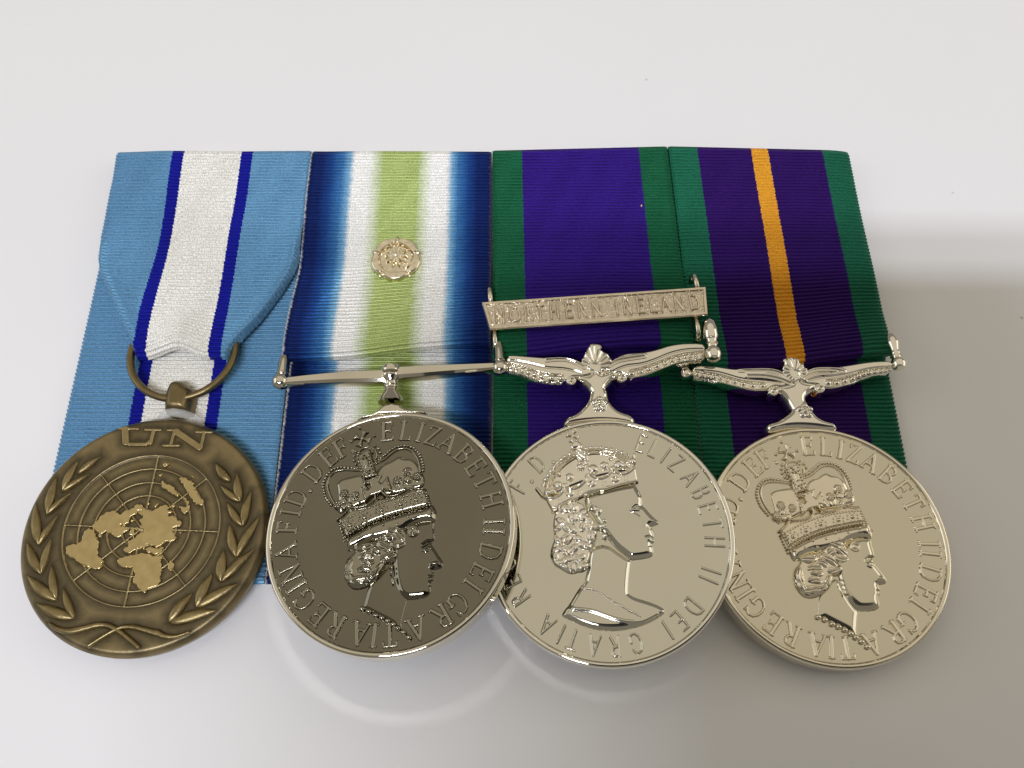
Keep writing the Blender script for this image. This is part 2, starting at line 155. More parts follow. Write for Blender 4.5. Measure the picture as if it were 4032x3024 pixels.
    '8.75],[1.72,8.43],[1.39,8.06]],[[5.78,8.22],[6.46,8.03],[6.55,7.79]],[[6.26,7.02],[6.71,6.92],[6.66,6.64]],[[5.13,-0.56],[5.42,-0.55],[5.37,-0.84]],[[-1.66,-0.89],[-1.4,-0.72],[-1.'
    '42,-1.05]]],"leaf":[[[-11.01,9.23],[-7.97,11.95],0.4],[[-12.89,6.65],[-11.34,11.42],0.43],[[-12.88,6.58],[-9.29,9.14],0.35],[[-14.56,3.12],[-14.1,8.96],0.46],[[-14.56,3.12],[-11.65'
    ',6.3],0.35],[[-14.96,-1.41],[-16.48,4.99],0.51],[[-14.96,-1.41],[-13.01,2.97],0.35],[[-13.88,-5.73],[-16.73,-0.87],0.51],[[-13.88,-5.73],[-13.38,-0.44],0.38],[[-11.12,-9.6],[-15.88'
    ',-5.75],0.56],[[-11.21,-9.4],[-12.67,-4.4],0.43],[[-8.28,-12.25],[-13.89,-9.83],0.56],[[-8.29,-12.19],[-10.48,-7.82],0.4],[[12.01,6.84],[9.54,10.02],0.51],[[13.79,3.57],[10.56,6.41'
    '],0.4],[[13.79,3.57],[12.94,8.3],0.51],[[14.42,-0.2],[11.82,3.64],0.46],[[14.42,-0.2],[15.32,5.29],0.51],[[13.81,-4.77],[12.45,0.25],0.51],[[13.81,-4.77],[16.85,1.28],0.51],[[11.88'
    ',-8.36],[11.92,-3.61],0.56],[[11.93,-8.23],[16.43,-3.66],0.51],[[8.67,-11.76],[10.51,-6.89],0.56],[[8.79,-11.7],[14.52,-8.58],0.56],[[5.0,-13.59],[7.89,-9.64],0.54],[[5.27,-13.73],'
    '[11.62,-12.25],0.59]],"stem":[[[-11.49,-12.76],[-10.35,-13.58],[-8.64,-14.06],[-6.79,-13.73],[-4.95,-13.33],[-3.54,-13.41],[-2.32,-13.98],[-0.93,-14.94],[1.19,-16.68]],[[-5.56,-16.'
    '1],[-4.06,-15.13],[-2.41,-14.23],[-1.33,-13.81],[0.08,-13.87],[1.93,-14.42],[3.51,-14.95],[3.61,-14.89],[4.56,-15.41],[5.98,-15.65],[7.1,-15.4],[8.09,-15.06]]],"U":[[[[-5.7,16.76],'
    '[-2.86,16.57]],0.28],[[[-4.81,16.64],[-4.44,14.4]],0.62],[[[-4.49,14.79],[-3.95,14.07],[-1.29,13.94],[-0.72,14.44]],0.36],[[[-0.67,14.06],[-0.41,16.26]],0.36],[[[-1.74,16.37],[0.63'
    ',16.21]],0.28]],"N":[[[[1.74,16.1],[3.52,16.01]],0.28],[[[2.79,15.94],[2.44,13.55]],0.32],[[[1.31,13.6],[3.75,13.45]],0.28],[[[3.12,15.8],[6.9,12.98]],0.62],[[[7.38,15.52],[7.12,12'
    '.89]],0.32],[[[6.17,15.58],[8.52,15.4]],0.28]]},"sg":{"arm_l":[[-0.9,58.79],[1.03,58.69],[2.91,58.5],[5.48,58.29],[8.06,58.41],[9.76,58.15],[10.86,57.6],[12.28,56.65],[13.08,55.33]'
    ',[11.36,54.77],[9.41,54.77],[8.54,53.98],[7.1,54.0],[5.41,54.14],[3.72,54.51],[2.03,55.15],[0.34,55.76],[-1.07,56.18]],"arm_r":[[14.53,55.97],[15.12,56.94],[16.06,58.04],[16.85,58.'
    '53],[18.21,59.06],[20.2,59.19],[21.76,59.37],[23.46,59.85],[25.17,60.49],[27.42,60.86],[29.64,60.88],[31.07,60.66],[31.04,58.04],[29.37,57.89],[27.13,57.43],[24.87,56.7],[23.17,55.'
    '85],[21.7,55.13],[20.36,54.77],[18.5,54.55],[17.13,55.49],[15.49,55.49]],"fan":[[10.86,57.5],[11.13,58.07],[11.41,58.74],[11.87,59.46],[12.07,60.18],[12.69,60.67],[13.56,60.84],[14'
    '.24,60.57],[14.55,59.7],[14.04,59.7],[14.69,59.39],[15.43,58.78],[16.05,57.92],[15.53,56.34],[14.51,55.49],[13.84,55.25],[13.08,55.33],[11.83,56.09]],"neck":[[9.67,54.96],[10.5,54.'
    '49],[11.31,53.38],[12.12,52.55],[12.01,51.81],[11.72,50.9],[11.19,50.13],[10.15,49.05],[9.06,48.46],[8.55,48.28],[7.87,47.48],[7.84,46.32],[11.07,46.77],[13.56,46.95],[16.13,46.81]'
    ',[18.54,46.24],[19.12,47.04],[19.18,47.9],[18.27,48.76],[17.32,49.0],[16.28,49.57],[15.27,50.92],[15.22,52.15],[14.94,52.98],[15.17,53.28],[15.98,54.29],[17.36,55.61],[16.06,55.97]'
    ',[14.52,55.73],[13.85,55.49],[13.52,55.8],[12.23,55.33]],"scroll":[[9.39,54.14],[17.41,54.62]],"rose":[13.57,49.99],"fanc":[13.12,56.46],"beads":[[-0.26,56.6,0.38],[0.68,56.37,0.38'
    '],[1.62,56.07,0.4],[2.55,55.71,0.42],[3.56,55.29,0.44],[4.66,54.98,0.48],[6.14,54.68,0.55],[7.71,54.61,0.58],[18.87,55.37,0.6],[20.32,55.73,0.58],[21.66,56.21,0.55],[23.01,56.72,0.'
    '5],[24.37,57.28,0.48],[25.51,57.77,0.45],[26.64,58.1,0.42],[27.65,58.35,0.4],[28.54,58.47,0.36],[29.43,58.59,0.35],[30.45,58.82,0.33]],"knob":[[32.25,59.15],[32.21,65.56]],"groove"'
    ':[[[-0.77,57.69],[1.02,57.5],[2.9,57.12],[5.45,56.37],[8.0,56.27],[9.7,55.9],[10.96,55.43]],[[15.6,55.49],[16.73,56.21],[18.3,56.82],[20.51,57.0],[22.76,57.8],[25.05,58.9],[27.31,5'
    '9.52],[29.54,59.7],[30.97,59.64]]],"ridge":[[[5.47,57.69],[8.05,57.98],[9.75,57.5],[11.42,56.46]],[[15.33,56.7],[16.81,57.67],[18.92,58.04],[21.15,58.41]]]},"sa":{"arm_l":[[29.08,5'
    '7.96],[32.44,57.81],[34.36,57.44],[36.11,57.19],[37.9,57.35],[41.03,57.49],[42.6,57.27],[43.35,56.87],[44.74,55.41],[44.99,54.06],[42.77,53.86],[41.74,54.06],[40.57,53.19],[38.29,5'
    '3.19],[36.59,53.62],[34.9,54.23],[33.62,54.63],[32.36,55.22],[30.63,55.54],[28.79,55.78]],"arm_r":[[45.77,55.41],[47.02,56.6],[47.87,57.2],[48.79,57.54],[50.11,57.66],[52.61,57.66]'
    ',[54.5,57.96],[56.75,58.38],[58.98,58.65],[61.6,58.68],[61.43,57.2],[60.31,56.46],[58.54,56.24],[56.27,55.65],[54.49,54.7],[52.76,53.99],[51.42,53.66],[49.9,53.52],[48.73,54.34],[4'
    '6.91,54.34]],"fan":[[43.35,56.87],[43.57,57.56],[43.92,58.15],[43.58,58.6],[44.0,59.05],[45.2,59.34],[45.97,59.15],[45.78,59.32],[46.39,59.01],[46.56,58.53],[47.2,57.8],[47.79,56.6'
    '6],[46.85,55.41],[45.7,54.94],[45.1,54.83],[43.91,55.8]],"neck":[[41.91,54.06],[42.63,52.81],[43.36,51.76],[43.95,50.34],[43.9,49.97],[43.02,49.26],[41.6,48.38],[40.26,48.03],[39.6'
    '8,47.54],[39.6,46.9],[40.0,45.98],[43.19,46.86],[46.34,46.86],[49.42,46.41],[50.88,46.52],[51.0,47.42],[50.58,48.1],[49.51,48.33],[48.33,48.89],[47.73,49.81],[47.34,50.73],[46.78,5'
    '1.65],[46.95,52.47],[47.9,53.05],[49.2,54.58],[46.99,54.94],[45.77,55.41],[44.63,54.63]],"scroll":[[41.63,53.19],[49.06,53.64]],"rose":[46.02,49.69],"fanc":[45.45,56.24],"beads":[['
    '29.77,56.29,0.34],[30.64,56.11,0.36],[31.55,55.95,0.38],[32.46,55.78,0.38],[33.45,55.56,0.4],[34.48,55.22,0.44],[35.63,54.88,0.48],[36.96,54.52,0.5],[38.42,54.22,0.5],[40.0,54.2,0.'
    '5],[50.51,54.68,0.66],[51.91,54.7,0.6],[53.31,55.05,0.52],[54.62,55.47,0.48],[55.68,55.95,0.46],[56.61,56.3,0.42],[57.51,56.54,0.4],[58.52,56.7,0.36],[59.51,56.82,0.32],[60.29,56.9'
    ',0.28],[60.97,57.08,0.26]],"knob":[[62.62,58.35],[62.48,63.32]],"knobl":[28.0,56.78],"groove":[[[29.33,56.87],[32.33,56.68],[34.23,56.19],[36.78,55.26],[40.28,55.02],[42.87,54.63]]'
    ',[[47.33,55.05],[49.36,55.59],[51.97,55.77],[54.22,56.24],[56.5,56.96],[58.75,57.38],[61.26,57.44]]],"ridge":[[[36.52,56.87],[38.72,56.78],[40.95,56.87],[42.69,56.58],[44.74,55.41]'
    '],[[37.73,55.9],[40.39,55.9],[42.96,55.31],[44.44,54.54]],[[46.59,55.89],[48.37,56.96],[50.55,57.02],[52.69,56.84]],[[46.85,55.41],[48.82,56.36],[50.99,56.36],[53.21,56.72]]]},"ss"'
    ':{"knobl":[[-36.45,54.12],[-36.63,59.26]],"knobr":[[-1.88,56.52],[-2.28,61.42]],"bar_l":[[-35.79,54.62],[-32.76,55.05],[-29.19,55.45],[-25.6,55.75],[-21.09,56.02],[-21.02,53.63],[-'
    '27.22,53.56],[-31.7,53.41],[-35.54,53.25]],"bar_r":[[-17.57,56.42],[-14.37,56.75],[-9.83,56.95],[-2.84,57.22],[-2.83,55.84],[-7.98,55.3],[-13.37,54.7],[-17.31,54.2]],"boss":[[-19.2'
    '3,56.92],[-18.79,49.63]],"claw":[[-23.85,47.15],[-23.79,47.58],[-23.21,48.08],[-22.34,48.24],[-21.48,48.48],[-20.65,49.34],[-19.94,50.02],[-19.11,50.21],[-18.53,50.4],[-17.89,50.16'
    '],[-17.22,50.16],[-16.7,49.44],[-14.91,49.13],[-13.84,49.13],[-13.21,48.77],[-13.05,48.2],[-14.84,47.72],[-19.26,47.91]]},"ring":[[-62.42,60.44],[-60.72,56.66],[-59.07,54.9],[-56.0'
    '6,52.88],[-53.33,52.3],[-51.95,52.49],[-49.22,54.13],[-47.3,56.07],[-46.32,58.54],[-45.86,61.04]],"boss":[[-55.47,49.87],[-55.95,51.86],[-55.98,53.78],[-55.74,54.94],[-55.34,55.72]'
    ',[-54.42,56.07],[-53.24,55.92],[-52.33,55.23],[-51.35,54.36],[-51.17,52.53],[-51.22,51.38],[-51.36,49.77]],"tape":[[-56.29,50.05],[-50.24,49.87],[-49.97,48.74],[-56.23,49.21]],"ros'
    'ette":[-19.99,78.35],"frames":{"UN":[[-54.4114,30.7474,4.8444],[0.9978,0.061,-0.025],[-0.061,0.9981,0.0006],[0.025,0.0009,0.9997]],"SAM":[[-17.4,29.9217,10.0746],[0.9915,0.085,0.09'
    '87],[-0.0784,0.9946,-0.0685],[-0.104,0.0601,0.9928]],"GSM":[[13.7,29.0321,7.9162],[0.9938,0.026,0.1084],[-0.0275,0.9995,0.0121],[-0.108,-0.015,0.994]],"ACSM":[[46.5,29.1662,4.4648]'
    ',[0.9988,0.0488,0.0001],[-0.0488,0.9988,0.0022],[0.0,-0.0022,1.0]]}}'
)
D = json.loads(DATA)

# ------------------------------------------------------------------ materials
def nt(m):
    m.use_nodes = True
    n = m.node_tree; n.nodes.clear()
    out = n.nodes.new('ShaderNodeOutputMaterial'); p = n.nodes.new('ShaderNodeBsdfPrincipled')
    n.links.new(p.outputs[0], out.inputs[0])
    return n, p
def setp(p, **k):
    for a, v in k.items(): p.inputs[a.replace('_', ' ')].default_value = v
def metal(name, col, rough, nscale=60.0, ramp=0.08, colvar=0.10, bump=0.0, bscale=900.0, spots=None):
    m = bpy.data.materials.new(name); n, p = nt(m)
    setp(p, Metallic=1.0)
    tc = n.nodes.new('ShaderNodeTexCoord')
    no = n.nodes.new('ShaderNodeTexNoise'); no.inputs['Scale'].default_value = nscale; no.inputs['Detail'].default_value = 5
    n.links.new(tc.outputs['Object'], no.inputs['Vector'])
    mr = n.nodes.new('ShaderNodeMapRange')
    mr.inputs['From Min'].default_value = .3; mr.inputs['From Max'].default_value = .7
    mr.inputs['To Min'].default_value = rough - ramp * .5; mr.inputs['To Max'].default_value = rough + ramp * .5
    n.links.new(no.outputs[0], mr.inputs[0]); n.links.new(mr.outputs[0], p.inputs['Roughness'])
    no2 = n.nodes.new('ShaderNodeTexNoise'); no2.inputs['Scale'].default_value = nscale * 2.3; no2.inputs['Detail'].default_value = 6
    n.links.new(tc.outputs['Object'], no2.inputs['Vector'])
    cr = n.nodes.new('ShaderNodeValToRGB')
    cr.color_ramp.elements[0].position = .3; cr.color_ramp.elements[1].position = .7
    cr.color_ramp.elements[0].color = [c * (1 - colvar) for c in col] + [1]
    cr.color_ramp.elements[1].color = [min(1, c * (1 + colvar)) for c in col] + [1]
    n.links.new(no2.outputs[0], cr.inputs[0])
    n.links.new(cr.outputs[0], p.inputs['Base Color'])
    if bump:
        no3 = n.nodes.new('ShaderNodeTexNoise'); no3.inputs['Scale'].default_value = bscale; no3.inputs['Detail'].default_value = 3
        n.links.new(tc.outputs['Object'], no3.inputs['Vector'])
        b = n.nodes.new('ShaderNodeBump'); b.inputs['Strength'].default_value = bump; b.inputs['Distance'].default_value = 0.0002
        n.links.new(no3.outputs[0], b.inputs['Height']); n.links.new(b.outputs[0], p.inputs['Normal'])
    return m

M_nickel_dark_refl = metal('nickel_painted_dark_reflection', (.21, .195, .148), .05, 45, .02, .05)  # dark surroundings mirrored by the field are put into this base colour
M_nickel_hi = metal('polished_nickel_bright_copy', (.72, .68, .57), .05, 60, .03, .06)  # same metal, bright copy without the painted dark reflection, for rim and fittings
M_nickel_mid = metal('nickel_painted_glints', (.36, .335, .26), .06, 60, .03, .06)  # same metal, glints on hair, crown and letters lifted in its colour
M_silver = metal('polished_silver', (.70, .68, .575), .08, 40, .02, .02)
M_silver_hi = metal('polished_silver_relief', (.88, .84, .73), .06, 60, .04, .05)
M_frost = metal('satin_silver', (.70, .655, .515), .17, 40, .02, .02)
M_frost_hi = metal('satin_silver_relief', (.84, .77, .61), .14, 60, .06, .05)
M_gilt = metal('pale_gilt', (.86, .78, .60), .17, 500, .12, .12)
M_clasp = metal('clasp_silver', (.76, .68, .54), .16, 300, .1, .10)
M_bronze_hi = metal('rubbed_bronze', (.37, .295, .15), .36, 300, .12, .16, .15, 2500)
M_bronze_leaf = metal('worn_bronze', (.27, .21, .10), .38, 300, .14, .22, .2, 2500)
M_bronze_land = metal('polished_bronze', (.58, .46, .23), .25, 300, .10, .10, .1, 2500)
M_bronze = metal('dark_bronze', (.22, .17, .085), .38, 160, .12, .18, .2, 2500)

# bronze face with its antique patina held in a vertex attribute (dark deposit left around the relief)
M_patina = bpy.data.materials.new('antiqued_bronze'); n, p = nt(M_patina)
setp(p, Metallic=1.0, Roughness=.42)
at = n.nodes.new('ShaderNodeAttribute'); at.attribute_name = 'patina'
tc = n.nodes.new('ShaderNodeTexCoord')
no = n.nodes.new('ShaderNodeTexNoise'); no.inputs['Scale'].default_value = 900; no.inputs['Detail'].default_value = 6
n.links.new(tc.outputs['Object'], no.inputs['Vector'])
ma = n.nodes.new('ShaderNodeMath'); ma.operation = 'MULTIPLY_ADD'; ma.inputs[1].default_value = .35; ma.inputs[2].default_value = -.17
n.links.new(no.outputs[0], ma.inputs[0])
ad = n.nodes.new('ShaderNodeMath'); ad.operation = 'ADD'; ad.use_clamp = True
n.links.new(at.outputs['Fac'], ad.inputs[0]); n.links.new(ma.outputs[0], ad.inputs[1])
cr = n.nodes.new('ShaderNodeValToRGB')
cr.color_ramp.elements[0].color = (.09, .075, .047, 1); cr.color_ramp.elements[1].color = (.35, .275, .14, 1)
n.links.new(ad.outputs[0], cr.inputs[0]); n.links.new(cr.outputs[0], p.inputs['Base Color'])
bp = n.nodes.new('ShaderNodeBump'); bp.inputs['Strength'].default_value = .15; bp.inputs['Distance'].default_value = .0002
no4 = n.nodes.new('ShaderNodeTexNoise'); no4.inputs['Scale'].default_value = 3000
n.links.new(tc.outputs['Object'], no4.inputs['Vector'])
n.links.new(no4.outputs[0], bp.inputs['Height']); n.links.new(bp.outputs[0], p.inputs['Normal'])

M_tape = bpy.data.materials.new('clear_tape'); n, p = nt(M_tape)
setp(p, Base_Color=(.85, .85, .83, 1), Roughness=.08, Alpha=.30)
M_lint = bpy.data.materials.new('tan_lint'); n, p = nt(M_lint)
setp(p, Base_Color=(.62, .40, .22, 1), Roughness=.8)
M_phone = bpy.data.materials.new('black_phone_shell'); n, p = nt(M_phone)
setp(p, Base_Color=(.02, .02, .022, 1), Roughness=.35)

# glossy white tabletop with a few specks of dust
M_table = bpy.data.materials.new('white_laminate'); n, p = nt(M_table)
setp(p, Roughness=.22, Specular_IOR_Level=.5)
tc = n.nodes.new('ShaderNodeTexCoord')
vo = n.nodes.new('ShaderNodeTexVoronoi'); vo.voronoi_dimensions = '2D'; vo.inputs['Scale'].default_value = 34; vo.inputs['Randomness'].default_value = 1
n.links.new(tc.outputs['Object'], vo.inputs['Vector'])
mr = n.nodes.new('ShaderNodeMapRange'); mr.inputs['From Min'].default_value = .004; mr.inputs['From Max'].default_value = .012
mr.inputs['To Min'].default_value = 1; mr.inputs['To Max'].default_value = 0
n.links.new(vo.outputs['Distance'], mr.inputs[0])
sep = n.nodes.new('ShaderNodeSeparateColor'); n.links.new(vo.outputs['Color'], sep.inputs[0])
gt = n.nodes.new('ShaderNodeMath'); gt.operation = 'MULTIPLY'
gt2 = n.nodes.new('ShaderNodeMapRange'); gt2.inputs['From Min'].default_value = .55; gt2.inputs['From Max'].default_value = 1
n.links.new(sep.outputs[0], gt2.inputs[0]); n.links.new(mr.outputs[0], gt.inputs[0]); n.links.new(gt2.outputs[0], gt.inputs[1])
no = n.nodes.new('ShaderNodeTexNoise'); no.inputs['Scale'].default_value = 14; no.inputs['Detail'].default_value = 5
n.links.new(tc.outputs['Object'], no.inputs['Vector'])
cr = n.nodes.new('ShaderNodeValToRGB')
cr.color_ramp.elements[0].color = (.79, .79, .79, 1); cr.color_ramp.elements[1].color = (.83, .83, .83, 1)
n.links.new(no.outputs[0], cr.inputs[0])
mx = n.nodes.new('ShaderNodeMix'); mx.data_type = 'RGBA'
n.links.new(gt.outputs[0], mx.inputs['Factor']); n.links.new(cr.outputs[0], mx.inputs['A']); mx.inputs['B'].default_value = (.50, .48, .48, 1)
n.links.new(mx.outputs['Result'], p.inputs['Base Color'])

PITCH = 0.73
def ribbon_mat(name, stops, interp, rough=.42, soft=0.0, sparkle=.75):
    m = bpy.data.materials.new(name); n, p = nt(m)
    setp(p, Roughness=rough, Specular_IOR_Level=1.0)
    uv = n.nodes.new('ShaderNodeUVMap'); uv.uv_map = 'UVMap'
    sp = n.nodes.new('ShaderNodeSeparateXYZ'); n.links.new(uv.outputs[0], sp.inputs[0])
    # jitter of the colour borders, rib by rib
    mp = n.nodes.new('ShaderNodeMapping'); mp.inputs['Scale'].default_value = (14, 1.37, 1); n.links.new(uv.outputs[0], mp.inputs[0])
    nj = n.nodes.new('ShaderNodeTexNoise'); nj.inputs['Scale'].default_value = 1.0; nj.inputs['Detail'].default_value = 2
    n.links.new(mp.outputs[0], nj.inputs['Vector'])
    mj = n.nodes.new('ShaderNodeMath'); mj.operation = 'MULTIPLY_ADD'; mj.inputs[1].default_value = .012 + soft; mj.inputs[2].default_value = -(.006 + soft / 2)
    n.links.new(nj.outputs[0], mj.inputs[0])
    ua = n.nodes.new('ShaderNodeMath'); ua.operation = 'ADD'; n.links.new(sp.outputs[0], ua.inputs[0]); n.links.new(mj.outputs[0], ua.inputs[1])
    cr = n.nodes.new('ShaderNodeValToRGB'); cr.color_ramp.interpolation = interp
    els = cr.color_ramp.elements
    while len(els) < len(stops): els.new(.5)
    for e, (t, c) in zip(els, stops): e.position = t; e.color = list(c) + [1]
    n.links.new(ua.outputs[0], cr.inputs[0])
    # thread grain: fine across the rib, short along it
    mp2 = n.nodes.new('ShaderNodeMapping'); mp2.inputs['Scale'].default_value = (230, 3.2, 1); n.links.new(uv.outputs[0], mp2.inputs[0])
    n2 = n.nodes.new('ShaderNodeTexNoise'); n2.inputs['Scale'].default_value = 1.0; n2.inputs['Detail'].default_value = 2; n.links.new(mp2.outputs[0], n2.inputs['Vector'])
    mr = n.nodes.new('ShaderNodeMapRange'); mr.inputs['From Min'].default_value = .32; mr.inputs['From Max'].default_value = .68
    mr.inputs['To Min'].default_value = 1 - sparkle * .5; mr.inputs['To Max'].default_value = 1 + sparkle * .5
    n.links.new(n2.outputs[0], mr.inputs[0])
    mul = n.nodes.new('ShaderNodeMix'); mul.data_type = 'RGBA'; mul.blend_type = 'MULTIPLY'; mul.inputs['Factor'].default_value = 1
    n.links.new(cr.outputs[0], mul.inputs['A']); n.links.new(mr.outputs[0], mul.inputs['B'])
    n.links.new(mul.outputs['Result'], p.inputs['Base Color'])
    tint = n.nodes.new('ShaderNodeMix'); tint.data_type = 'RGBA'; tint.blend_type = 'MULTIPLY'; tint.inputs['Factor'].default_value = 1
    tint.inputs['B'].default_value = (3.2, 3.2, 3.2, 1); tint.clamp_result = True
    n.links.new(cr.outputs[0], tint.inputs['A']); n.links.new(tint.outputs['Result'], p.inputs['Specular Tint'])
    b = n.nodes.new('ShaderNodeBump'); b.inputs['Strength'].default_value = .16; b.inputs['Distance'].default_value = .00012
    n.links.new(n2.outputs[0], b.inputs['Height']); n.links.new(b.outputs[0], p.inputs['Normal'])
    rr = n.nodes.new('ShaderNodeMapRange'); rr.inputs['To Min'].default_value = rough - .20; rr.inputs['To Max'].default_value = rough - .02
    n.links.new(n2.outputs[0], rr.inputs[0]); n.links.new(rr.outputs[0], p.inputs['Roughness'])
    return m
sky = (.105, .235, .385); navy = (.008, .010, .20); cream = (.72, .71, .64)
M_un = ribbon_mat('light_blue_white_grosgrain', [(0, sky), (.295, navy), (.355, cream), (.645, navy), (.705, sky)], 'CONSTANT')
dk = (.006, .014, .075); bl = (.033, .12, .27); wh = (.76, .755, .70); gn = (.31, .41, .13)
M_sam = ribbon_mat('shaded_blue_white_green_moire', [(0, (.5, .5, .5)), (.010, dk), (.07, dk), (.125, (.010, .040, .155)), (.185, bl), (.225, (.15, .31, .48)), (.25, wh), (.33, wh), (.37, (.52, .58, .36)), (.41, gn),
    (.595, gn), (.635, (.54, .60, .38)), (.675, wh), (.755, wh), (.785, (.15, .31, .48)), (.82, bl), (.875, (.010, .040, .155)), (.925, dk), (.985, dk), (1, (.05, .05, .08))], 'LINEAR', .34, .012, .6)
gr = (.010, .085, .038); pu = (.026, .010, .14); pu2 = (.024, .007, .085); ye = (.66, .27, .025)
M_gsm = ribbon_mat('green_purple_green_grosgrain', [(0, gr), (.165, pu), (.835, gr)], 'CONSTANT')
gr2 = (.012, .10, .055)
M_acsm = ribbon_mat('green_purple_yellow_grosgrain', [(0, gr2), (.155, pu2), (.450, ye), (.545, pu2), (.845, gr2)], 'CONSTANT')

# ------------------------------------------------------------------ object helpers
def link_mesh(name, V, Fc, mat, parent=None, smooth=True, sharp=None, world_space=False, uv=None, attr=None, origin=None):
    V = np.asarray(V, float)
    me = bpy.data.meshes.new(name)
    o0 = np.zeros(3) if origin is None else np.asarray(origin, float)
    me.from_pydata(((V - o0) * MM).tolist(), [], Fc)
    me.materials.append(mat)
    if smooth: me.polygons.foreach_set('use_smooth', [True] * len(me.polygons))
    if sharp: me.set_sharp_from_angle(angle=R_(sharp))
    if uv is not None:
        l = me.uv_layers.new(name='UVMap')
        idx = np.zeros(len(me.loops), int); me.loops.foreach_get('vertex_index', idx)
        l.data.foreach_set('uv', np.asarray(uv, float)[idx].ravel())
    if attr is not None:
        a = me.attributes.new('patina', 'FLOAT', 'POINT'); a.data.foreach_set('value', np.asarray(attr, float))
    me.update()
    return place(bpy.data.objects.new(name, me), parent, world_space, o0)
def place(ob, parent=None, world_space=False, o0=(0, 0, 0)):
    COL.objects.link(ob)
    if parent is not None:
        ob.parent = parent
        if world_space: ob.matrix_parent_inverse = WM[parent.name].inverted()
    ob.location = Vector([float(c) * MM for c in o0])
    return ob
WM = {}
def thing(name, label, cat, C=(0, 0, 0), u=(1, 0, 0), v=(0, 1, 0), n=(0, 0, 1), group=None):
    o = bpy.data.objects.new(name, None); COL.objects.link(o)
    o.empty_display_size = .005
    M = Matrix(((u[0], v[0], n[0], C[0] * MM), (u[1], v[1], n[1], C[1] * MM), (u[2], v[2], n[2], C[2] * MM), (0, 0, 0, 1)))
    q = M.to_quaternion(); o.rotation_mode = 'QUATERNION'; o.rotation_quaternion = q; o.location = M.translation
    WM[o.name] = Matrix.Translation(M.translation) @ q.to_matrix().to_4x4()
    o['label'] = label; o['category'] = cat
    if group: o['group'] = group
    return o
def tag(o, label, cat):
    o['label'] = label; o['category'] = cat; return o

# ------------------------------------------------------------------ signed distances and relief patches
def chaikin(P, closed=True, it=1):
    P = np.asarray(P, float)
    for _ in range(it):
        if closed:
            Q = np.roll(P, -1, 0); A = .75 * P + .25 * Q; B = .25 * P + .75 * Q
            P = np.stack([A, B], 1).reshape(-1, 2)
        else:
            A = .75 * P[:-1] + .25 * P[1:]; B = .25 * P[:-1] + .75 * P[1:]
            P = np.vstack([P[:1], np.stack([A, B], 1).reshape(-1, 2), P[-1:]])
    return P
def dline(X, Y, P, closed=False, w=None):
    P = np.asarray(P, float); Q = np.roll(P, -1, 0) if closed else P[1:]
    A = P if closed else P[:-1]
    best = np.full(X.shape, 1e9)
    for i in range(len(A)):
        a, b = A[i], Q[i]; d = b - a; L = d @ d + 1e-12
        t = np.clip(((X - a[0]) * d[0] + (Y - a[1]) * d[1]) / L, 0, 1)
        dd = np.hypot(X - a[0] - t * d[0], Y - a[1] - t * d[1])
        if w is not None: dd = dd - (w[i] + (w[i + 1] - w[i]) * t)
        best = np.minimum(best, dd)
    return best
def inpoly(X, Y, P):
    P = np.asarray(P, float); r = np.zeros(X.shape, bool); j = len(P) - 1
    for i in range(len(P)):
        xi, yi = P[i]; xj, yj = P[j]
        if yi != yj:
            c = (yi > Y) != (yj > Y)
            r ^= c & (X < (xj - xi) * (Y - yi) / (yj - yi) + xi)
        j = i
    return r
def dpoly(X, Y, P):                 # positive inside
    d = dline(X, Y, P, True)
    return np.where(inpoly(X, Y, P), d, -d)
def rnd(d, w):
    t = np.clip(d / w, 0, 1); return np.sqrt(np.maximum(0, 1 - (1 - t) ** 2))
def dome(d, w):
    t = np.clip(d / w, 0, 1); return 1 - (1 - t) ** 2
def gs(d, w): return np.exp(-(d / w) ** 2)
def bounds(P, pad=.4):
    P = np.asarray([q[:2] for q in P], float)
    return P[:, 0].min() - pad, P[:, 1].min() - pad, P[:, 0].max() + pad, P[:, 1].max() + pad
def grid(b, res):
    x = np.arange(b[0], b[2] + res, res); y = np.arange(b[1], b[3] + res, res)
    return np.meshgrid(x, y)
def patch(name, b, res, f, mat, parent, floor=-.06, **k):
    """relief: f gives the height, below zero outside the shape"""
    X, Y = grid(b, res); Hh = f(X, Y)
    ny, nx = X.shape
    pos = Hh > 0
    cell = pos[:-1, :-1] | pos[1:, :-1] | pos[:-1, 1:] | pos[1:, 1:]
    used = np.zeros(X.shape, bool)
    for sy in (0, 1):
        for sx in (0, 1): used[sy:ny - 1 + sy, sx:nx - 1 + sx] |= cell
    idx = -np.ones(X.shape, int); idx[used] = np.arange(used.sum())
    V = np.c_[X[used], Y[used], np.maximum(Hh[used], floor)]
    jj, ii = np.nonzero(cell)
    Fc = np.c_[idx[jj, ii], idx[jj, ii + 1], idx[jj + 1, ii + 1], idx[jj + 1, ii]].tolist()
    return link_mesh(name, V, Fc, mat, parent, **k)
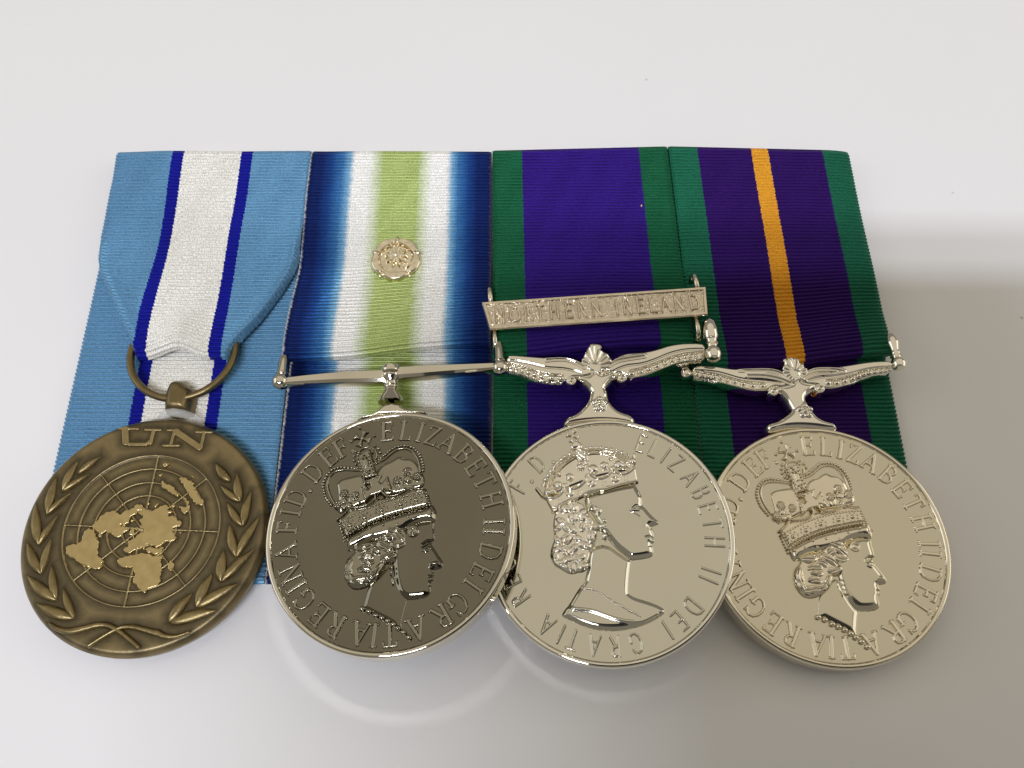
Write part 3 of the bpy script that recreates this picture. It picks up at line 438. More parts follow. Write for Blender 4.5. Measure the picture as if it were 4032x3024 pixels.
def solid(name, b, res, fd, fz, zb, mat, parent, **k):
    """a cast piece: fd = distance inside the outline, fz = top surface; outline snapped, flat back"""
    X, Y = grid(b, res); d = fd(X, Y)
    gy, gx = np.gradient(d, res)
    pos = d > 0
    cell = pos[:-1, :-1] | pos[1:, :-1] | pos[:-1, 1:] | pos[1:, 1:]
    ny, nx = X.shape
    used = np.zeros(X.shape, bool)
    for sy in (0, 1):
        for sx in (0, 1): used[sy:ny - 1 + sy, sx:nx - 1 + sx] |= cell
    out = used & ~pos
    g2 = np.maximum(gx ** 2 + gy ** 2, .25)
    X = np.where(out, X - d * gx / g2, X); Y = np.where(out, Y - d * gy / g2, Y)
    Z = np.where(out, zb, np.maximum(fz(X, Y, np.maximum(d, 0)), zb))
    idx = -np.ones(X.shape, int); idx[used] = np.arange(used.sum()); N = used.sum()
    V = np.vstack([np.c_[X[used], Y[used], Z[used]], np.c_[X[used], Y[used], np.where(out[used], zb, zb - .35)]])
    jj, ii = np.nonzero(cell)
    Fa = np.c_[idx[jj, ii], idx[jj, ii + 1], idx[jj + 1, ii + 1], idx[jj + 1, ii]]
    return link_mesh(name, V, Fa.tolist() + (Fa[:, ::-1] + N).tolist(), mat, parent, **k)
def beads(name, pts, mat, parent, seg=8, stretch=None):
    """a run of tiny pearls (x, y, z, r), half sunk in the relief"""
    V = []; Fc = []
    for (x, y, z, r) in pts:
        o = len(V)
        for ring, (rr, zz) in enumerate(((1, -.3), (.95, .3), (.62, .78))):
            for s in range(seg):
                a = 2 * math.pi * s / seg; V.append((x + r * rr * math.cos(a), y + r * rr * math.sin(a), z + r * zz))
        V.append((x, y, z + r))
        for ring in (0, 1):
            for s in range(seg):
                a = o + ring * seg + s; b2 = o + ring * seg + (s + 1) % seg
                Fc.append((a, b2, b2 + seg, a + seg))
        for s in range(seg): Fc.append((o + 2 * seg + s, o + 2 * seg + (s + 1) % seg, o + 3 * seg))
    ob = link_mesh(name, V, Fc, mat, parent)
    if len(pts) > 1: ob['kind'] = 'stuff'
    return ob
_pearl = {}
def pearl(name, x, y, z, r, mat, parent, sx=1.0, rot=0.0, world_space=False):
    key = mat.name
    if key not in _pearl:
        V = []; Fc = []; seg = 12
        prof = [(0.02, -1), (.5, -.87), (.87, -.5), (1, 0), (.87, .5), (.5, .87), (.02, 1)]
        for (rr, zz) in prof:
            for s in range(seg):
                a = 2 * math.pi * s / seg; V.append((rr * math.cos(a), rr * math.sin(a), zz))
        for i in range(len(prof) - 1):
            for s in range(seg): Fc.append((i * seg + s, i * seg + (s + 1) % seg, (i + 1) * seg + (s + 1) % seg, (i + 1) * seg + s))
        me = bpy.data.meshes.new('pearl'); me.from_pydata(V, [], Fc); me.materials.append(mat)
        me.polygons.foreach_set('use_smooth', [True] * len(me.polygons)); _pearl[key] = me
    o = bpy.data.objects.new(name, _pearl[key])
    place(o, parent, world_space, (x, y, z))
    o.scale = (r * sx * MM, r * MM, r * MM); o.rotation_euler = (0, 0, rot)
    return o
def lathe(name, prof, mat, parent=None, p0=(0, 0, 0), axis=(0, 0, 1), seg=24, sharp=35, caps=True, **k):
    """profile of (distance along axis, radius)"""
    ax = np.asarray(axis, float); ax /= np.linalg.norm(ax)
    t = np.array((1., 0, 0)) if abs(ax[0]) < .8 else np.array((0, 1., 0))
    e1 = np.cross(ax, t); e1 /= np.linalg.norm(e1); e2 = np.cross(ax, e1)
    V = []; Fc = []
    for (h, r) in prof:
        for s in range(seg):
            a = 2 * math.pi * s / seg
            V.append(np.asarray(p0) + ax * h + (e1 * math.cos(a) + e2 * math.sin(a)) * max(r, 1e-3))
    for i in range(len(prof) - 1):
        for s in range(seg): Fc.append((i * seg + s, i * seg + (s + 1) % seg, (i + 1) * seg + (s + 1) % seg, (i + 1) * seg + s))
    if caps: Fc.append(tuple(range(seg))[::-1]); Fc.append(tuple(range((len(prof) - 1) * seg, len(prof) * seg)))
    return link_mesh(name, V, Fc, mat, parent, sharp=sharp, **k)
def tube(name, P, rad, mat, parent, seg=14, closed=False, **k):
    P = np.asarray(P, float); n = len(P); V = []; Fc = []
    T = np.gradient(P, axis=0) if not closed else (np.roll(P, -1, 0) - np.roll(P, 1, 0))
    for i in range(n):
        t = T[i] / np.linalg.norm(T[i]); e1 = np.cross(t, (0, 0, 1.)); e1 /= np.linalg.norm(e1) + 1e-9; e2 = np.cross(e1, t)
        r = rad[i] if np.ndim(rad) else rad
        for s in range(seg):
            a = 2 * math.pi * s / seg; V.append(P[i] + (e1 * math.cos(a) + e2 * math.sin(a)) * r)
    for i in range(n if closed else n - 1):
        j = (i + 1) % n
        for s in range(seg): Fc.append((i * seg + s, i * seg + (s + 1) % seg, j * seg + (s + 1) % seg, j * seg + s))
    if not closed: Fc += [tuple(range(seg))[::-1], tuple(range((n - 1) * seg, n * seg))]
    return link_mesh(name, V, Fc, mat, parent, **k)

# ------------------------------------------------------------------ lettering: strokes struck in relief
BOWL = [(-.25, 1), (0, 1), (.17, .94), (.23, .78), (.16, .62), (-.02, .54), (-.25, .54)]
GL = {  # strokes as (points, 't'hick or 'n' thin), then serifs
 'A': ([([(-.38, 0), (0, 1)], 'n'), ([(0, 1), (.38, 0)], 't'), ([(-.24, .34), (.24, .34)], 'n')], [(-.52, 0, -.24, 0), (.22, 0, .54, 0)]),
 'B': ([([(-.25, 0), (-.25, 1)], 't'), (BOWL, 'n'), ([(-.05, .54), (.2, .48), (.31, .29), (.23, .08), (0, 0), (-.25, 0)], 'n')], [(-.38, 1, -.2, 1), (-.38, 0, -.2, 0)]),
 'D': ([([(-.3, 0), (-.3, 1)], 't'), ([(-.3, 1), (-.02, 1), (.24, .89), (.36, .66), (.38, .45), (.31, .2), (.14, .04), (-.06, 0), (-.3, 0)], 'n')], [(-.44, 1, -.26, 1), (-.44, 0, -.26, 0)]),
 'E': ([([(-.25, 0), (-.25, 1)], 't'), ([(-.25, 1), (.25, 1)], 'n'), ([(-.25, .53), (.14, .53)], 'n'), ([(-.25, 0), (.28, 0)], 'n')], [(-.38, 1, -.2, 1), (-.38, 0, -.2, 0), (.25, 1, .27, .83), (.14, .62, .14, .44), (.28, 0, .32, .18)]),
 'F': ([([(-.25, 0), (-.25, 1)], 't'), ([(-.25, 1), (.25, 1)], 'n'), ([(-.25, .52), (.14, .52)], 'n')], [(-.38, 1, -.2, 1), (-.4, 0, -.1, 0), (.25, 1, .27, .83), (.14, .61, .14, .43)]),
 'G': ([([(.32, .78), (.2, .94), (0, 1), (-.25, .9), (-.38, .68), (-.4, .45), (-.31, .18), (-.1, .02), (.12, 0), (.32, .12)], 'n'), ([(.32, .1), (.32, .42)], 't')], [(.16, .42, .48, .42), (.32, .78, .33, .98)]),
 'H': ([([(-.3, 0), (-.3, 1)], 't'), ([(.3, 0), (.3, 1)], 't'), ([(-.3, .52), (.3, .52)], 'n')], [(-.44, 0, -.16, 0), (-.44, 1, -.16, 1), (.16, 0, .44, 0), (.16, 1, .44, 1)]),
 'I': ([([(0, 0), (0, 1)], 't')], [(-.15, 0, .15, 0), (-.15, 1, .15, 1)]),
 'L': ([([(-.22, 0), (-.22, 1)], 't'), ([(-.22, 0), (.28, 0)], 'n')], [(-.36, 1, -.08, 1), (-.36, 0, -.2, 0), (.28, 0, .31, .2)]),
 'N': ([([(-.32, 0), (-.32, 1)], 'n'), ([(-.32, 1), (.32, 0)], 't'), ([(.32, 0), (.32, 1)], 'n')], [(-.46, 0, -.18, 0), (-.48, 1, -.3, 1), (.18, 1, .46, 1)]),
 'O': ([([(.4 * math.sin(a * math.pi / 8), .5 + .5 * math.cos(a * math.pi / 8)) for a in range(17)], 't')], []),
 'R': ([([(-.25, 0), (-.25, 1)], 't'), (BOWL, 'n'), ([(-.02, .54), (.34, 0)], 't')], [(-.38, 1, -.2, 1), (-.4, 0, -.1, 0), (.3, 0, .46, 0)]),
 'T': ([([(0, 0), (0, 1)], 't'), ([(-.34, 1), (.34, 1)], 'n')], [(-.15, 0, .15, 0), (-.34, 1, -.37, .82), (.34, 1, .37, .82)]),
 'Z': ([([(-.28, 1), (.28, 1)], 'n'), ([(.28, 1), (-.28, 0)], 't'), ([(-.28, 0), (.3, 0)], 'n')], [(-.28, 1, -.3, .82), (.3, 0, .33, .2)]),
 '.': ([([(0, .5), (0, .501)], 't')], []),
}
def letter(ch, cx, cy, rot, size, mat, parent, h=.26, thick=.088, thin=.062, serif=True, xs=.86, bev=.15, res=.052, z0=0.0, dot=.11):
    st, se = GL[ch]; ca, sa = math.cos(rot), math.sin(rot)
    L = [(p, thick if w == 't' else thin) for p, w in st]
    if ch == '.': L = [(st[0][0], dot)]
    if serif: L += [([(a, b), (c, d)], thin * .85) for a, b, c, d in se]
    T = []
    for p, w in L:
        q = np.array([((x * xs) * size, (y - .5) * size) for x, y in p])
        T.append((q, w * size))
    allp = np.vstack([q for q, w in T])
    def f(X, Y):
        d = np.full(X.shape, -9.)
        for q, w in T: d = np.maximum(d, w - dline(X, Y, q))
        t = np.clip((d + .03) / bev, -1, 1)
        return np.where(t > 0, h * (1 - (1 - t) ** 2), t * h)
    o = patch('letter', bounds(allp, thick * size + .2), res, f, mat, parent)
    o.rotation_euler = (0, 0, rot); o.location = Vector((cx * MM, cy * MM, z0 * MM))
    return o
def legend(items, rad, size, mat, parent, **k):
    for ch, deg in items:
        a = R_(deg); r = rad if ch != '.' else rad - size * .5
        letter(ch, r * math.sin(a), r * math.cos(a), -a, size, mat, parent, **k)

# ------------------------------------------------------------------ medal discs
FR = D['frames']
def disc(parent, mat, rimmat, thick=2.6, seg=160):
    lathe('rim', [(-.06, 17.08), (.0, 17.12), (.12, 17.2), (.24, 17.29), (.31, 17.4), (.33, 17.55), (.30, 17.72), (.22, 17.86), (.08, 17.96), (-.10, 18.0), (-.18, 18.0), (-.3, 18.0), (-thick + .5, 18.0), (-thick + .35, 18.0), (-thick + .25, 18.0), (-thick, 17.8), (-thick + .1, 17.08)], rimmat, parent, seg=seg, sharp=50, caps=False)
    return lathe('disc', [(0, .02), (0, 8), (0, 17.15), (-.5, 17.15), (-thick, 17.1), (-thick, 8), (-thick, .02)], mat, parent, seg=seg, sharp=50)

# ---- crowned effigy used on the nickel and on the satin silver medal
def xf(P, sim):
    a, b, c, d = sim
    if isinstance(P[0], (int, float)): return [a * P[0] - b * P[1] + c, b * P[0] + a * P[1] + d] + list(P[2:])
    return [xf(q, sim) for q in P]
def patee(X, Y, c, R, rot):
    dx, dy = X - c[0], Y - c[1]; r = np.hypot(dx, dy); a = np.arctan2(dy, dx) - rot
    a = (a + math.pi / 4) % (math.pi / 2) - math.pi / 4
    u = r * np.cos(a); v = np.abs(r * np.sin(a))
    return np.minimum(R - u, (.12 * R + .34 * u * (u / R)) - v)
def crowned_effigy(parent, E, mat, mat2, hs=1.0):
    face = chaikin(E['face'], True, 1); neck = chaikin(E['neck'], True, 1); cap = chaikin(E['cap'], True, 1)
    def fbase(X, Y):
        dn = dpoly(X, Y, neck); df = dpoly(X, Y, face)
        hn = np.where(dn > 0, .05 + .38 * hs * dome(dn, 1.1), dn)
        hf = np.where(df > 0, .10 + .68 * hs * dome(df, 1.25), df)
        m = gs
        hf = hf - .34 * m(dline(X, Y, E['brow']), .22) + .16 * m(dline(X, Y, E['lid']), .16) + .13 * m(dline(X, Y, E['lid2']), .16)
        hf = hf - .26 * m(dline(X, Y, E['mouth']), .12) + .16 * m(dline(X, Y, E['nostril']), .2) - .2 * m(dline(X, Y, E['chin']), .16)
        return np.maximum(hn, hf)
    eff = patch('effigy', bounds(E['face'] + E['neck']), .085, fbase, mat, parent)
    bun = chaikin(E['bun'], True, 1); lock = chaikin(E['lock'], True, 1)
    def fhair(X, Y):
        o = np.full(X.shape, -1.)
        for P in (bun, lock):
            d = dpoly(X, Y, P); o = np.maximum(o, np.where(d > 0, .2 + .45 * rnd(d, .7), d))
        for i_, (x, y, ra, rb, t_) in enumerate(E['curls']):
            u_, v_ = (X - x) * math.cos(t_) + (Y - y) * math.sin(t_), -(X - x) * math.sin(t_) + (Y - y) * math.cos(t_)
            v_ = v_ + .22 * ra * (u_ / ra) ** 2 * (1 if i_ % 2 else -1)
            q = np.hypot(u_ / ra, v_ / rb)
            st_ = np.sin(2 * math.pi * (v_ + .10 * np.sin(u_ * 2.2 + i_)) / .40) * .07
            o = np.maximum(o, np.where(q < 1, .42 + .58 * np.sqrt(np.maximum(0, 1 - q ** 2)) + st_ * np.clip((1 - q) * 3, 0, 1), -1))
        c = E['curl_c']; r = np.hypot(X - c[0], Y - c[1]); a = np.arctan2(Y - c[1], X - c[0]); d = .95 - r
        o = np.maximum(o, np.where(d > 0, .25 + .75 * rnd(d, .5) + .09 * np.sin(2 * math.pi * r / .42 + a), d))
        return o
    patch('hair', bounds(E['bun'] + E['lock'] + [[E['curl_c'][0] + 1, E['curl_c'][1] + 1]]), .08, fhair, mat2, eff)
    def fcap(X, Y):
        d = dpoly(X, Y, cap)
        return np.where(d > 0, .12 + .83 * dome(d, 1.3), d)
    patch('fur_band', bounds(E['cap']), .1, fcap, mat2, eff)
    bandp = chaikin(E['bandp'], True, 1)
    rv, lv = chaikin(E['rvel'], True, 1), chaikin(E['lvel'], True, 1)
    def fcrown(X, Y):
        d = dpoly(X, Y, bandp); o = np.where(d > 0, .2 + .55 * rnd(d, .6), d)
        for P, cx in ((rv, E['rvel'][5]), (lv, E['lvel'][3])):
            d = dpoly(X, Y, P); a = np.arctan2(Y - cx[1] + 6, X - cx[0])
            o = np.maximum(o, np.where(d > 0, .12 + .42 * rnd(d, .8) + .05 * np.sin(a * 13) * np.clip(d, 0, 1), d))
        for A in (E['larch'], E['rarch'], E['monde']):
            d = dline(X, Y, chaikin(A, False, 2)); o = np.maximum(o, .42 * (1 - (d / .19) ** 2))
            o = o - .10 * gs(d, .05)
        d = dpoly(X, Y, E['post']); o = np.maximum(o, np.where(d > 0, .15 + .55 * rnd(d, .35), d))
        d = dpoly(X, Y, E['gemslot']); o = np.where(d > -.05, o + .22 * rnd(d + .05, .15), o)
        for (x, y, r) in E['lobes']:
            d = r - np.hypot(X - x, Y - y); o = np.maximum(o, np.where(d > 0, .45 + .5 * rnd(d, r * .7), d))
        d = dpoly(X, Y, E['patee']); o = np.maximum(o, np.where(d > 0, .5 + .45 * rnd(d, .3), d))
        for A in E['swags']:
            d = dline(X, Y, chaikin(A, False, 1)); o = np.maximum(o, np.where(d < .25, .85 + .3 * (1 - (d / .16) ** 2), -1))
        d = patee(X, Y, E['cross'], 1.35, R_(68) % (math.pi / 2)); o = np.maximum(o, np.where(d > 0, .1 + .42 * rnd(d, .25), d))
        return o
    crown = patch('crown', bounds(E['bandp'] + E['larch'] + E['rarch'] + E['monde'] + [[E['cross'][0], E['cross'][1] + 1.5]]), .075, fcrown, mat2, eff)
    P = [(x, y, .14, .25) for x, y in E['b_outer'] + E['b_cross']] + [(x, y, .92, .19) for x, y in E['b_inner']] + [(x, y, .76, .20) for x, y in E['b_band']]
    P += [(x, y, .76, .18) for x, y in E['b_small']] + [(x, y, .95, .23) for x, y in E['b_erm']]
    beads('pearls', P, mat2, eff)
    for x, y in E['gems']: pearl('gem', x, y, .78, .36, mat2, eff)
    nk = E['neckl']
    for i, (x, y) in enumerate(nk):
        j = min(i + 1, len(nk) - 1); i0 = max(i - 1, 0)
        pearl('necklace_pearl', x, y, .30, .38, mat2, eff, 1.12, math.atan2(nk[j][1] - nk[i0][1], nk[j][0] - nk[i0][0]))
    for x, y in E['earr']: pearl('earring', x, y, .8, .2, mat2, eff)
    (x0, y0), (x1, y1) = E['drop']
    pearl('earring', (x0 + x1) / 2, (y0 + y1) / 2, .72, .26, mat2, eff, 2.2, math.atan2(y1 - y0, x1 - x0))
    return eff

def medal(name, key, label):
    C, u, v, nn = FR[key]
    return thing(name, label, 'medal', C, u, v, nn)

LEG = [('E', -.3), ('L', 10.3), ('I', 18.6), ('Z', 26.6), ('A', 36.8), ('B', 48.8), ('E', 59.6), ('T', 69.2), ('H', 80.9), ('I', 93.3), ('I', 98.8), ('D', 110), ('E', 121.8), ('I', 129.8), ('G', 141.8), ('R', 152), ('A', 165.8), ('T', 180.2), ('I', 188.3), ('A', 195.8),
       ('R', 210), ('E', 221.2), ('G', 232.8), ('I', 241.4), ('N', 249.6), ('A', 262.1), ('F', 276.8), ('I', 284.7), ('D', 293.5), ('.', 300.2), ('D', 310.3), ('E', 322.8), ('F', 331.8), ('.', 336.6)]

# ------------------------------------------------------------------ SETTING: the tabletop
tb = link_mesh('tabletop', [(-600, -450, 0), (600, -450, 0), (600, 750, 0), (-600, 750, 0), (-600, -450, -22), (600, -450, -22), (600, 750, -22), (-600, 750, -22)],
    [(0, 1, 2, 3), (4, 7, 6, 5), (0, 4, 5, 1), (1, 5, 6, 2), (2, 6, 7, 3), (3, 7, 4, 0)], M_table, smooth=False)
tb['kind'] = 'structure'

# ------------------------------------------------------------------ RIBBONS
def interp(tbl): 
    a = np.array(tbl, float); o = np.argsort(a[:, 0]); a = a[o]
    return lambda t: np.interp(t, a[:, 0], a[:, 1])
def ribbed(name, path, xl, xr, mat, parent, ufull=None, cols=40, amp=.44, zf=None, yf=None, cuff=None, s0=0.0, rowper=10):
    """woven strip following a path of (y, z): one rounded rib every PITCH mm, ends of the ribs scalloped at the selvage"""
    p = np.array(path, float); L = np.r_[0, np.cumsum(np.hypot(*np.diff(p, axis=0).T))]
    nrow = int(L[-1] / PITCH * rowper); s = np.linspace(0, L[-1], nrow + 1)
    y = np.interp(s, L, p[:, 0]); z = np.interp(s, L, p[:, 1])
    k = np.ones(7) / 7
    zs = np.convolve(np.pad(z, 3, 'edge'), k, 'valid'); ysm = np.convolve(np.pad(y, 3, 'edge'), k, 'valid')
    ty, tz = np.gradient(ysm), np.gradient(zs); ln = np.hypot(ty, tz); nyv, nzv = -tz / ln, ty / ln
    sgn = np.sign(nzv[nrow // 2]); nyv *= sgn; nzv *= sgn
    ph = np.abs(np.sin(math.pi * (s + s0) / PITCH)); rib = ph ** .65
    t = np.linspace(0, 1, cols + 1); t = t + .035 * np.sin(2 * math.pi * t) * -1   # a little denser at the selvages
    XL = xl(ysm) - .07 * rib; XR = xr(ysm) + .07 * rib
    X = XL[:, None] + (XR - XL)[:, None] * t[None]
    wob = .05 * np.sin(X * .45 + s[:, None] * .21) + .012 * np.sin(X * 2.1 - s[:, None] * .21)      # ribs are not ruler straight
    rib2 = np.abs(np.sin(math.pi * (s[:, None] + s0 + wob * .8) / PITCH)) ** .62
    edge = np.minimum(X - XL[:, None], XR[:, None] - X)
    sink = .28 * np.clip(1 - edge / .45, 0, 1) ** 2
    Y = ysm[:, None] + nyv[:, None] * amp * rib2
    Z = zs[:, None] + nzv[:, None] * (amp * rib2 - sink)
    if zf is not None: Z = Z + zf(X, Y, edge, s[:, None])
    if yf is not None: Y = Y + yf(X, Y, s[:, None])
    ul, ur = (xl, xr) if ufull is None else ufull
    U = (X - ul(ysm)[:, None]) / (ur(ysm) - ul(ysm))[:, None]
    V = np.stack([X, Y, Z], -1).reshape(-1, 3)
    UV = np.stack([U, np.broadcast_to((s + s0)[:, None], U.shape)], -1).reshape(-1, 2)
    m = cols + 1; r, c = np.meshgrid(np.arange(nrow), np.arange(cols), indexing='ij'); a = (r * m + c).ravel()
    Fc = np.c_[a, a + 1, a + m + 1, a + m].tolist()
    return link_mesh(name, V, Fc, mat, parent, uv=UV, world_space=True)

RIB = {
 'un':   dict(L=[(24, -71.7), (43, -72.1), (91, -72.7), (103, -73.5)], R=[(24, -37.0), (50, -37.2), (103, -37.55)], top=(102.6, 103.0)),
 'sam':  dict(L=[(24, -36.75), (50, -36.85), (80, -37.0), (103, -37.35)], R=[(24, -3.3), (50, -3.35), (103, -3.85)], top=(103.0, 102.8)),
 'gsm':  dict(L=[(24, -2.95), (50, -3.0), (103, -3.6)], R=[(24, 30.0), (55, 29.85), (103, 28.9)], top=(103.0, 104.0)),
 'acsm': dict(L=[(24, 30.3), (55, 30.1), (103, 29.2)], R=[(24, 61.9), (44, 62.2), (103, 62.7)], top=(104.0, 103.0)),
}
def make_ribbon(name, key, mat, label, fold_y, fold_z, skew, bulge, zf_extra=None, base=0.0):
    r = RIB[key]; xl, xr = interp(r['L']), interp(r['R'])
    root = thing(name, label, 'ribbon', (0.5 * (xl(60.) + xr(60.)), 60, 0), group='four mounted medal ribbons')
    yt = max(r['top'])
    t0, t1 = r['top']
    def topskew(X, Y, s):       # the folded top is not quite square
        u = (X - xl(Y)) / (xr(Y) - xl(Y)); w = np.clip((Y - 85) / 18, 0, 1)
        return w * (t0 + (t1 - t0) * u - yt)
    zb = 1.15 + base
    ribbed('back_panel', [(24.0, .25), (24.25, zb - .1), (25, zb), (60, zb), (yt - 3, zb + .05)], xl, xr, mat, root, cols=44)
    return root, xl, xr, yt, topskew, zb
def top_fold(yt, zb):
    zc = zb + .95; P = [(yt - 3, zb + .12)]
    P += [(yt - .85 + .85 * math.sin(a), zc - .83 * math.cos(a)) for a in np.linspace(0, math.pi, 12)]
    return P
def front_drop(root, xl, xr, yt, topskew, zb, mat, fold_y, fold_z, skew, drape):
    P = top_fold(yt, zb) + [(88, zb + 1.8), (78, zb + 2.0), (fold_y + 8, fold_z - .9), (fold_y + 4, fold_z - .2), (fold_y + 2, fold_z)]
    P += [(fold_y + 1.1 - 1.1 * math.sin(a), fold_z - 1.1 + 1.1 * math.cos(a)) for a in np.linspace(0, math.pi, 12)]
    P += [(fold_y + 4, fold_z - 2.5)]
    def yf(X, Y, s):
        u = (X - xl(Y)) / (xr(Y) - xl(Y))
        return topskew(X, Y, s) + np.clip((80 - Y) / 18, 0, 1) * (skew * (u - .5) + .5 * np.sin(u * 5 + fold_y))
    return ribbed('front_drop', P, xl, xr, mat, root, zf=drape, yf=yf, cols=46)

# ribbon 2: nickel medal
g = make_ribbon('medal_ribbon', 'sam', M_sam, 'ribbon shading from dark blue through white to a green centre, under the gold rosette', 0, 0, 0, 0)
front_drop(*g, M_sam, 60.3, 6.1, 2.3, lambda X, Y, e, s: .45 * np.sin((Y - 62) * .16 + X * .12) * np.clip((98 - Y) / 20, 0, 1) * np.clip((Y - 60) / 8, 0, 1) + .25 * np.exp(-((X + 36) / 6) ** 2) * np.sin(Y * .22))
# ribbon 3: green and purple
g = make_ribbon('medal_ribbon', 'gsm', M_gsm, 'purple ribbon with green edges and no centre stripe, behind the lettered clasp', 0, 0, 0, 0, base=.05)
front_drop(*g, M_gsm, 61.2, 5.2, 2.0, lambda X, Y, e, s: .25 * np.sin((Y - 62) * .13 - X * .1) * np.clip((98 - Y) / 20, 0, 1) * np.clip((Y - 60) / 8, 0, 1))
# ribbon 4: green, purple and a yellow stripe
g = make_ribbon('medal_ribbon', 'acsm', M_acsm, 'purple ribbon with green edges and a narrow yellow stripe down its centre', 0, 0, 0, 0, base=.08)
front_drop(*g, M_acsm, 59.3, 4.4, 2.2, lambda X, Y, e, s: .35 * np.sin((Y - 62) * .10 + X * .09 + 1) * np.clip((98 - Y) / 20, 0, 1) * np.clip((Y - 60) / 8, 0, 1) - .5 * np.clip((X - 58) / 5, 0, 1) ** 2)
# ribbon 1: light blue, folded to a point at the ring
root, xl, xr, yt, topskew, zb = make_ribbon('medal_ribbon', 'un', M_un, 'light blue ribbon with white centre edged in navy, folded to a bronze ring', 0, 0, 0, 0)
vl = interp([(104, -73.5), (96.5, -72.9), (87, -72.7), (82, -72.5), (79, -72.05), (76.6, -71.2), (74.8, -70.1), (70.4, -67.4), (65.2, -64.4), (61.2, -62.2), (59, -61.0)])
vr = interp([(104, -37.5), (86.3, -37.15), (78.8, -37.2), (76.6, -37.7), (72.6, -39.5), (67.0, -42.4), (62.4, -45.4), (59.2, -46.9)])
P = top_fold(yt, zb) + [(88, zb + 1.8), (78, zb + 2.5), (68, zb + 2.9), (62.6, zb + 3.1)]
P += [(61.0 - 1.0 * math.sin(a), zb + 2.1 + 1.0 * math.cos(a)) for a in np.linspace(0, 2.6, 10)]
ribbed('front_drop', P, vl, vr, M_un, root, ufull=(xl, xr), cols=60,
       zf=lambda X, Y, e, s: (.40 * np.exp(-((e - .7) / .45) ** 2) - 1.1 * np.clip(1 - e / .4, 0, 1) ** 2) * np.clip((84 - Y) / 4, 0, 1) - .35 * np.clip(1 - e / 5, 0, 1) ** 2 * np.clip((84 - Y) / 10, 0, 1) + .5 * np.exp(-((X + 64) / 6) ** 2) * np.sin((Y - 60) * .2) - .18 * np.exp(-((Y - 69) / 2.2) ** 2) * np.exp(-((X + 54) / 8) ** 2) + .3 * np.sin((Y - 60) * .24 + X * .1) * np.clip((98 - Y) / 12, 0, 1),
       yf=lambda X, Y, s: topskew(X, Y, s) + 1.9 * np.exp(-((X + 55.0) / 3.2) ** 2) * np.clip((69 - Y) / 8, 0, 1))

# ------------------------------------------------------------------ MEDAL 1: bronze, map and wreath
UN = D['un']
m1 = medal('medal', 'UN', 'dark bronze medal lettered UN with a world map inside a laurel wreath')
gx, gy, gR = UN['globe']
RINGS = [1.0, .81, .62, .44, .25]; MER = [84.3 + 45 * i for i in range(8)]
leaves = [(np.array(b), np.array(t), w * 1.42) for b, t, w in UN['leaf']]
def leafd(X, Y, b, t, w):
    ax = t - b; Ln = np.hypot(*ax); ax = ax / Ln
    s = (X - b[0]) * ax[0] + (Y - b[1]) * ax[1]; q = -(X - b[0]) * ax[1] + (Y - b[1]) * ax[0]
    k = np.clip(s / Ln, 0, 1); half = w * np.sin(math.pi * np.clip(k, 0, 1) ** .8) ** .75 + .05
    q = q - .25 * w * np.sin(math.pi * k)
    d = half - np.abs(q)
    d = np.minimum(d, np.minimum(s + .08, Ln + .06 - s) * 1.2)
    return d, k
N = 240
xs = np.linspace(-18.2, 18.2, N); X, Y = np.meshgrid(xs, xs)
rr = np.hypot(X, Y); gr_ = np.hypot(X - gx, Y - gy); ga = np.degrees(np.arctan2(Y - gy, X - gx))
dist = np.full(X.shape, 9.)
for k in RINGS: dist = np.minimum(dist, np.abs(gr_ - k * gR))
for a in MER:
    w = np.abs((ga - a + 180) % 360 - 180); dd = np.where(gr_ < gR, np.radians(w) * gr_ * .8 + .1, 9); dist = np.minimum(dist, np.where(w < 60, dd, 9))
for P in UN['land'][:8]: dist = np.minimum(dist, np.maximum(0, -dpoly(X, Y, P)))
rel = dist
for b, t, w in leaves: rel = np.minimum(rel, np.maximum(0, -leafd(X, Y, b, t, w)[0]) * .9)
for P in UN['stem']: rel = np.minimum(rel, np.maximum(0, dline(X, Y, P) - .3))
for P, w in UN['U'] + UN['N']: rel = np.minimum(rel, np.maximum(0, dline(X, Y, P) - w * .7))
pat = np.where(gr_ < gR, np.clip((dist - .12) / 1.0, 0, 1) * .62, np.clip((rel - .1) / 1.5, 0, 1) * .62) + .22 * np.clip((rr - 16) / 2, 0, 1)
# rounded edge disc: remap the square grid to a circle
def face_z(r, g):
    return np.where(r > 17, -.9 * np.clip((r - 17) / 1.0, 0, 1) ** 2.2, 0) + .10 * np.clip((r - 13) / 4, 0, 1) - .16 * np.clip((gR - g) / .25, 0, 1)
Rr = np.minimum(rr, 18.0); sc = Rr / np.maximum(rr, 1e-6)
ins = rr < 18.25
cell = ins[:-1, :-1] & ins[1:, :-1] & ins[:-1, 1:] & ins[1:, 1:]
idx = np.arange(N * N).reshape(N, N); jj, ii = np.nonzero(cell)
link_mesh('disc_face', np.c_[(X * sc).ravel(), (Y * sc).ravel(), face_z(Rr, gr_).ravel()], np.c_[idx[jj, ii], idx[jj, ii + 1], idx[jj + 1, ii + 1], idx[jj + 1, ii]].tolist(), M_patina, m1, attr=pat.ravel())
lathe('disc', [(-2.6, .02), (-2.6, 17.4), (-2.35, 17.75), (-1.9, 17.97), (-1.0, 18.0), (-.8, 17.97), (-.7, 17.6), (-.75, .02)], M_bronze, m1, seg=160, sharp=40)
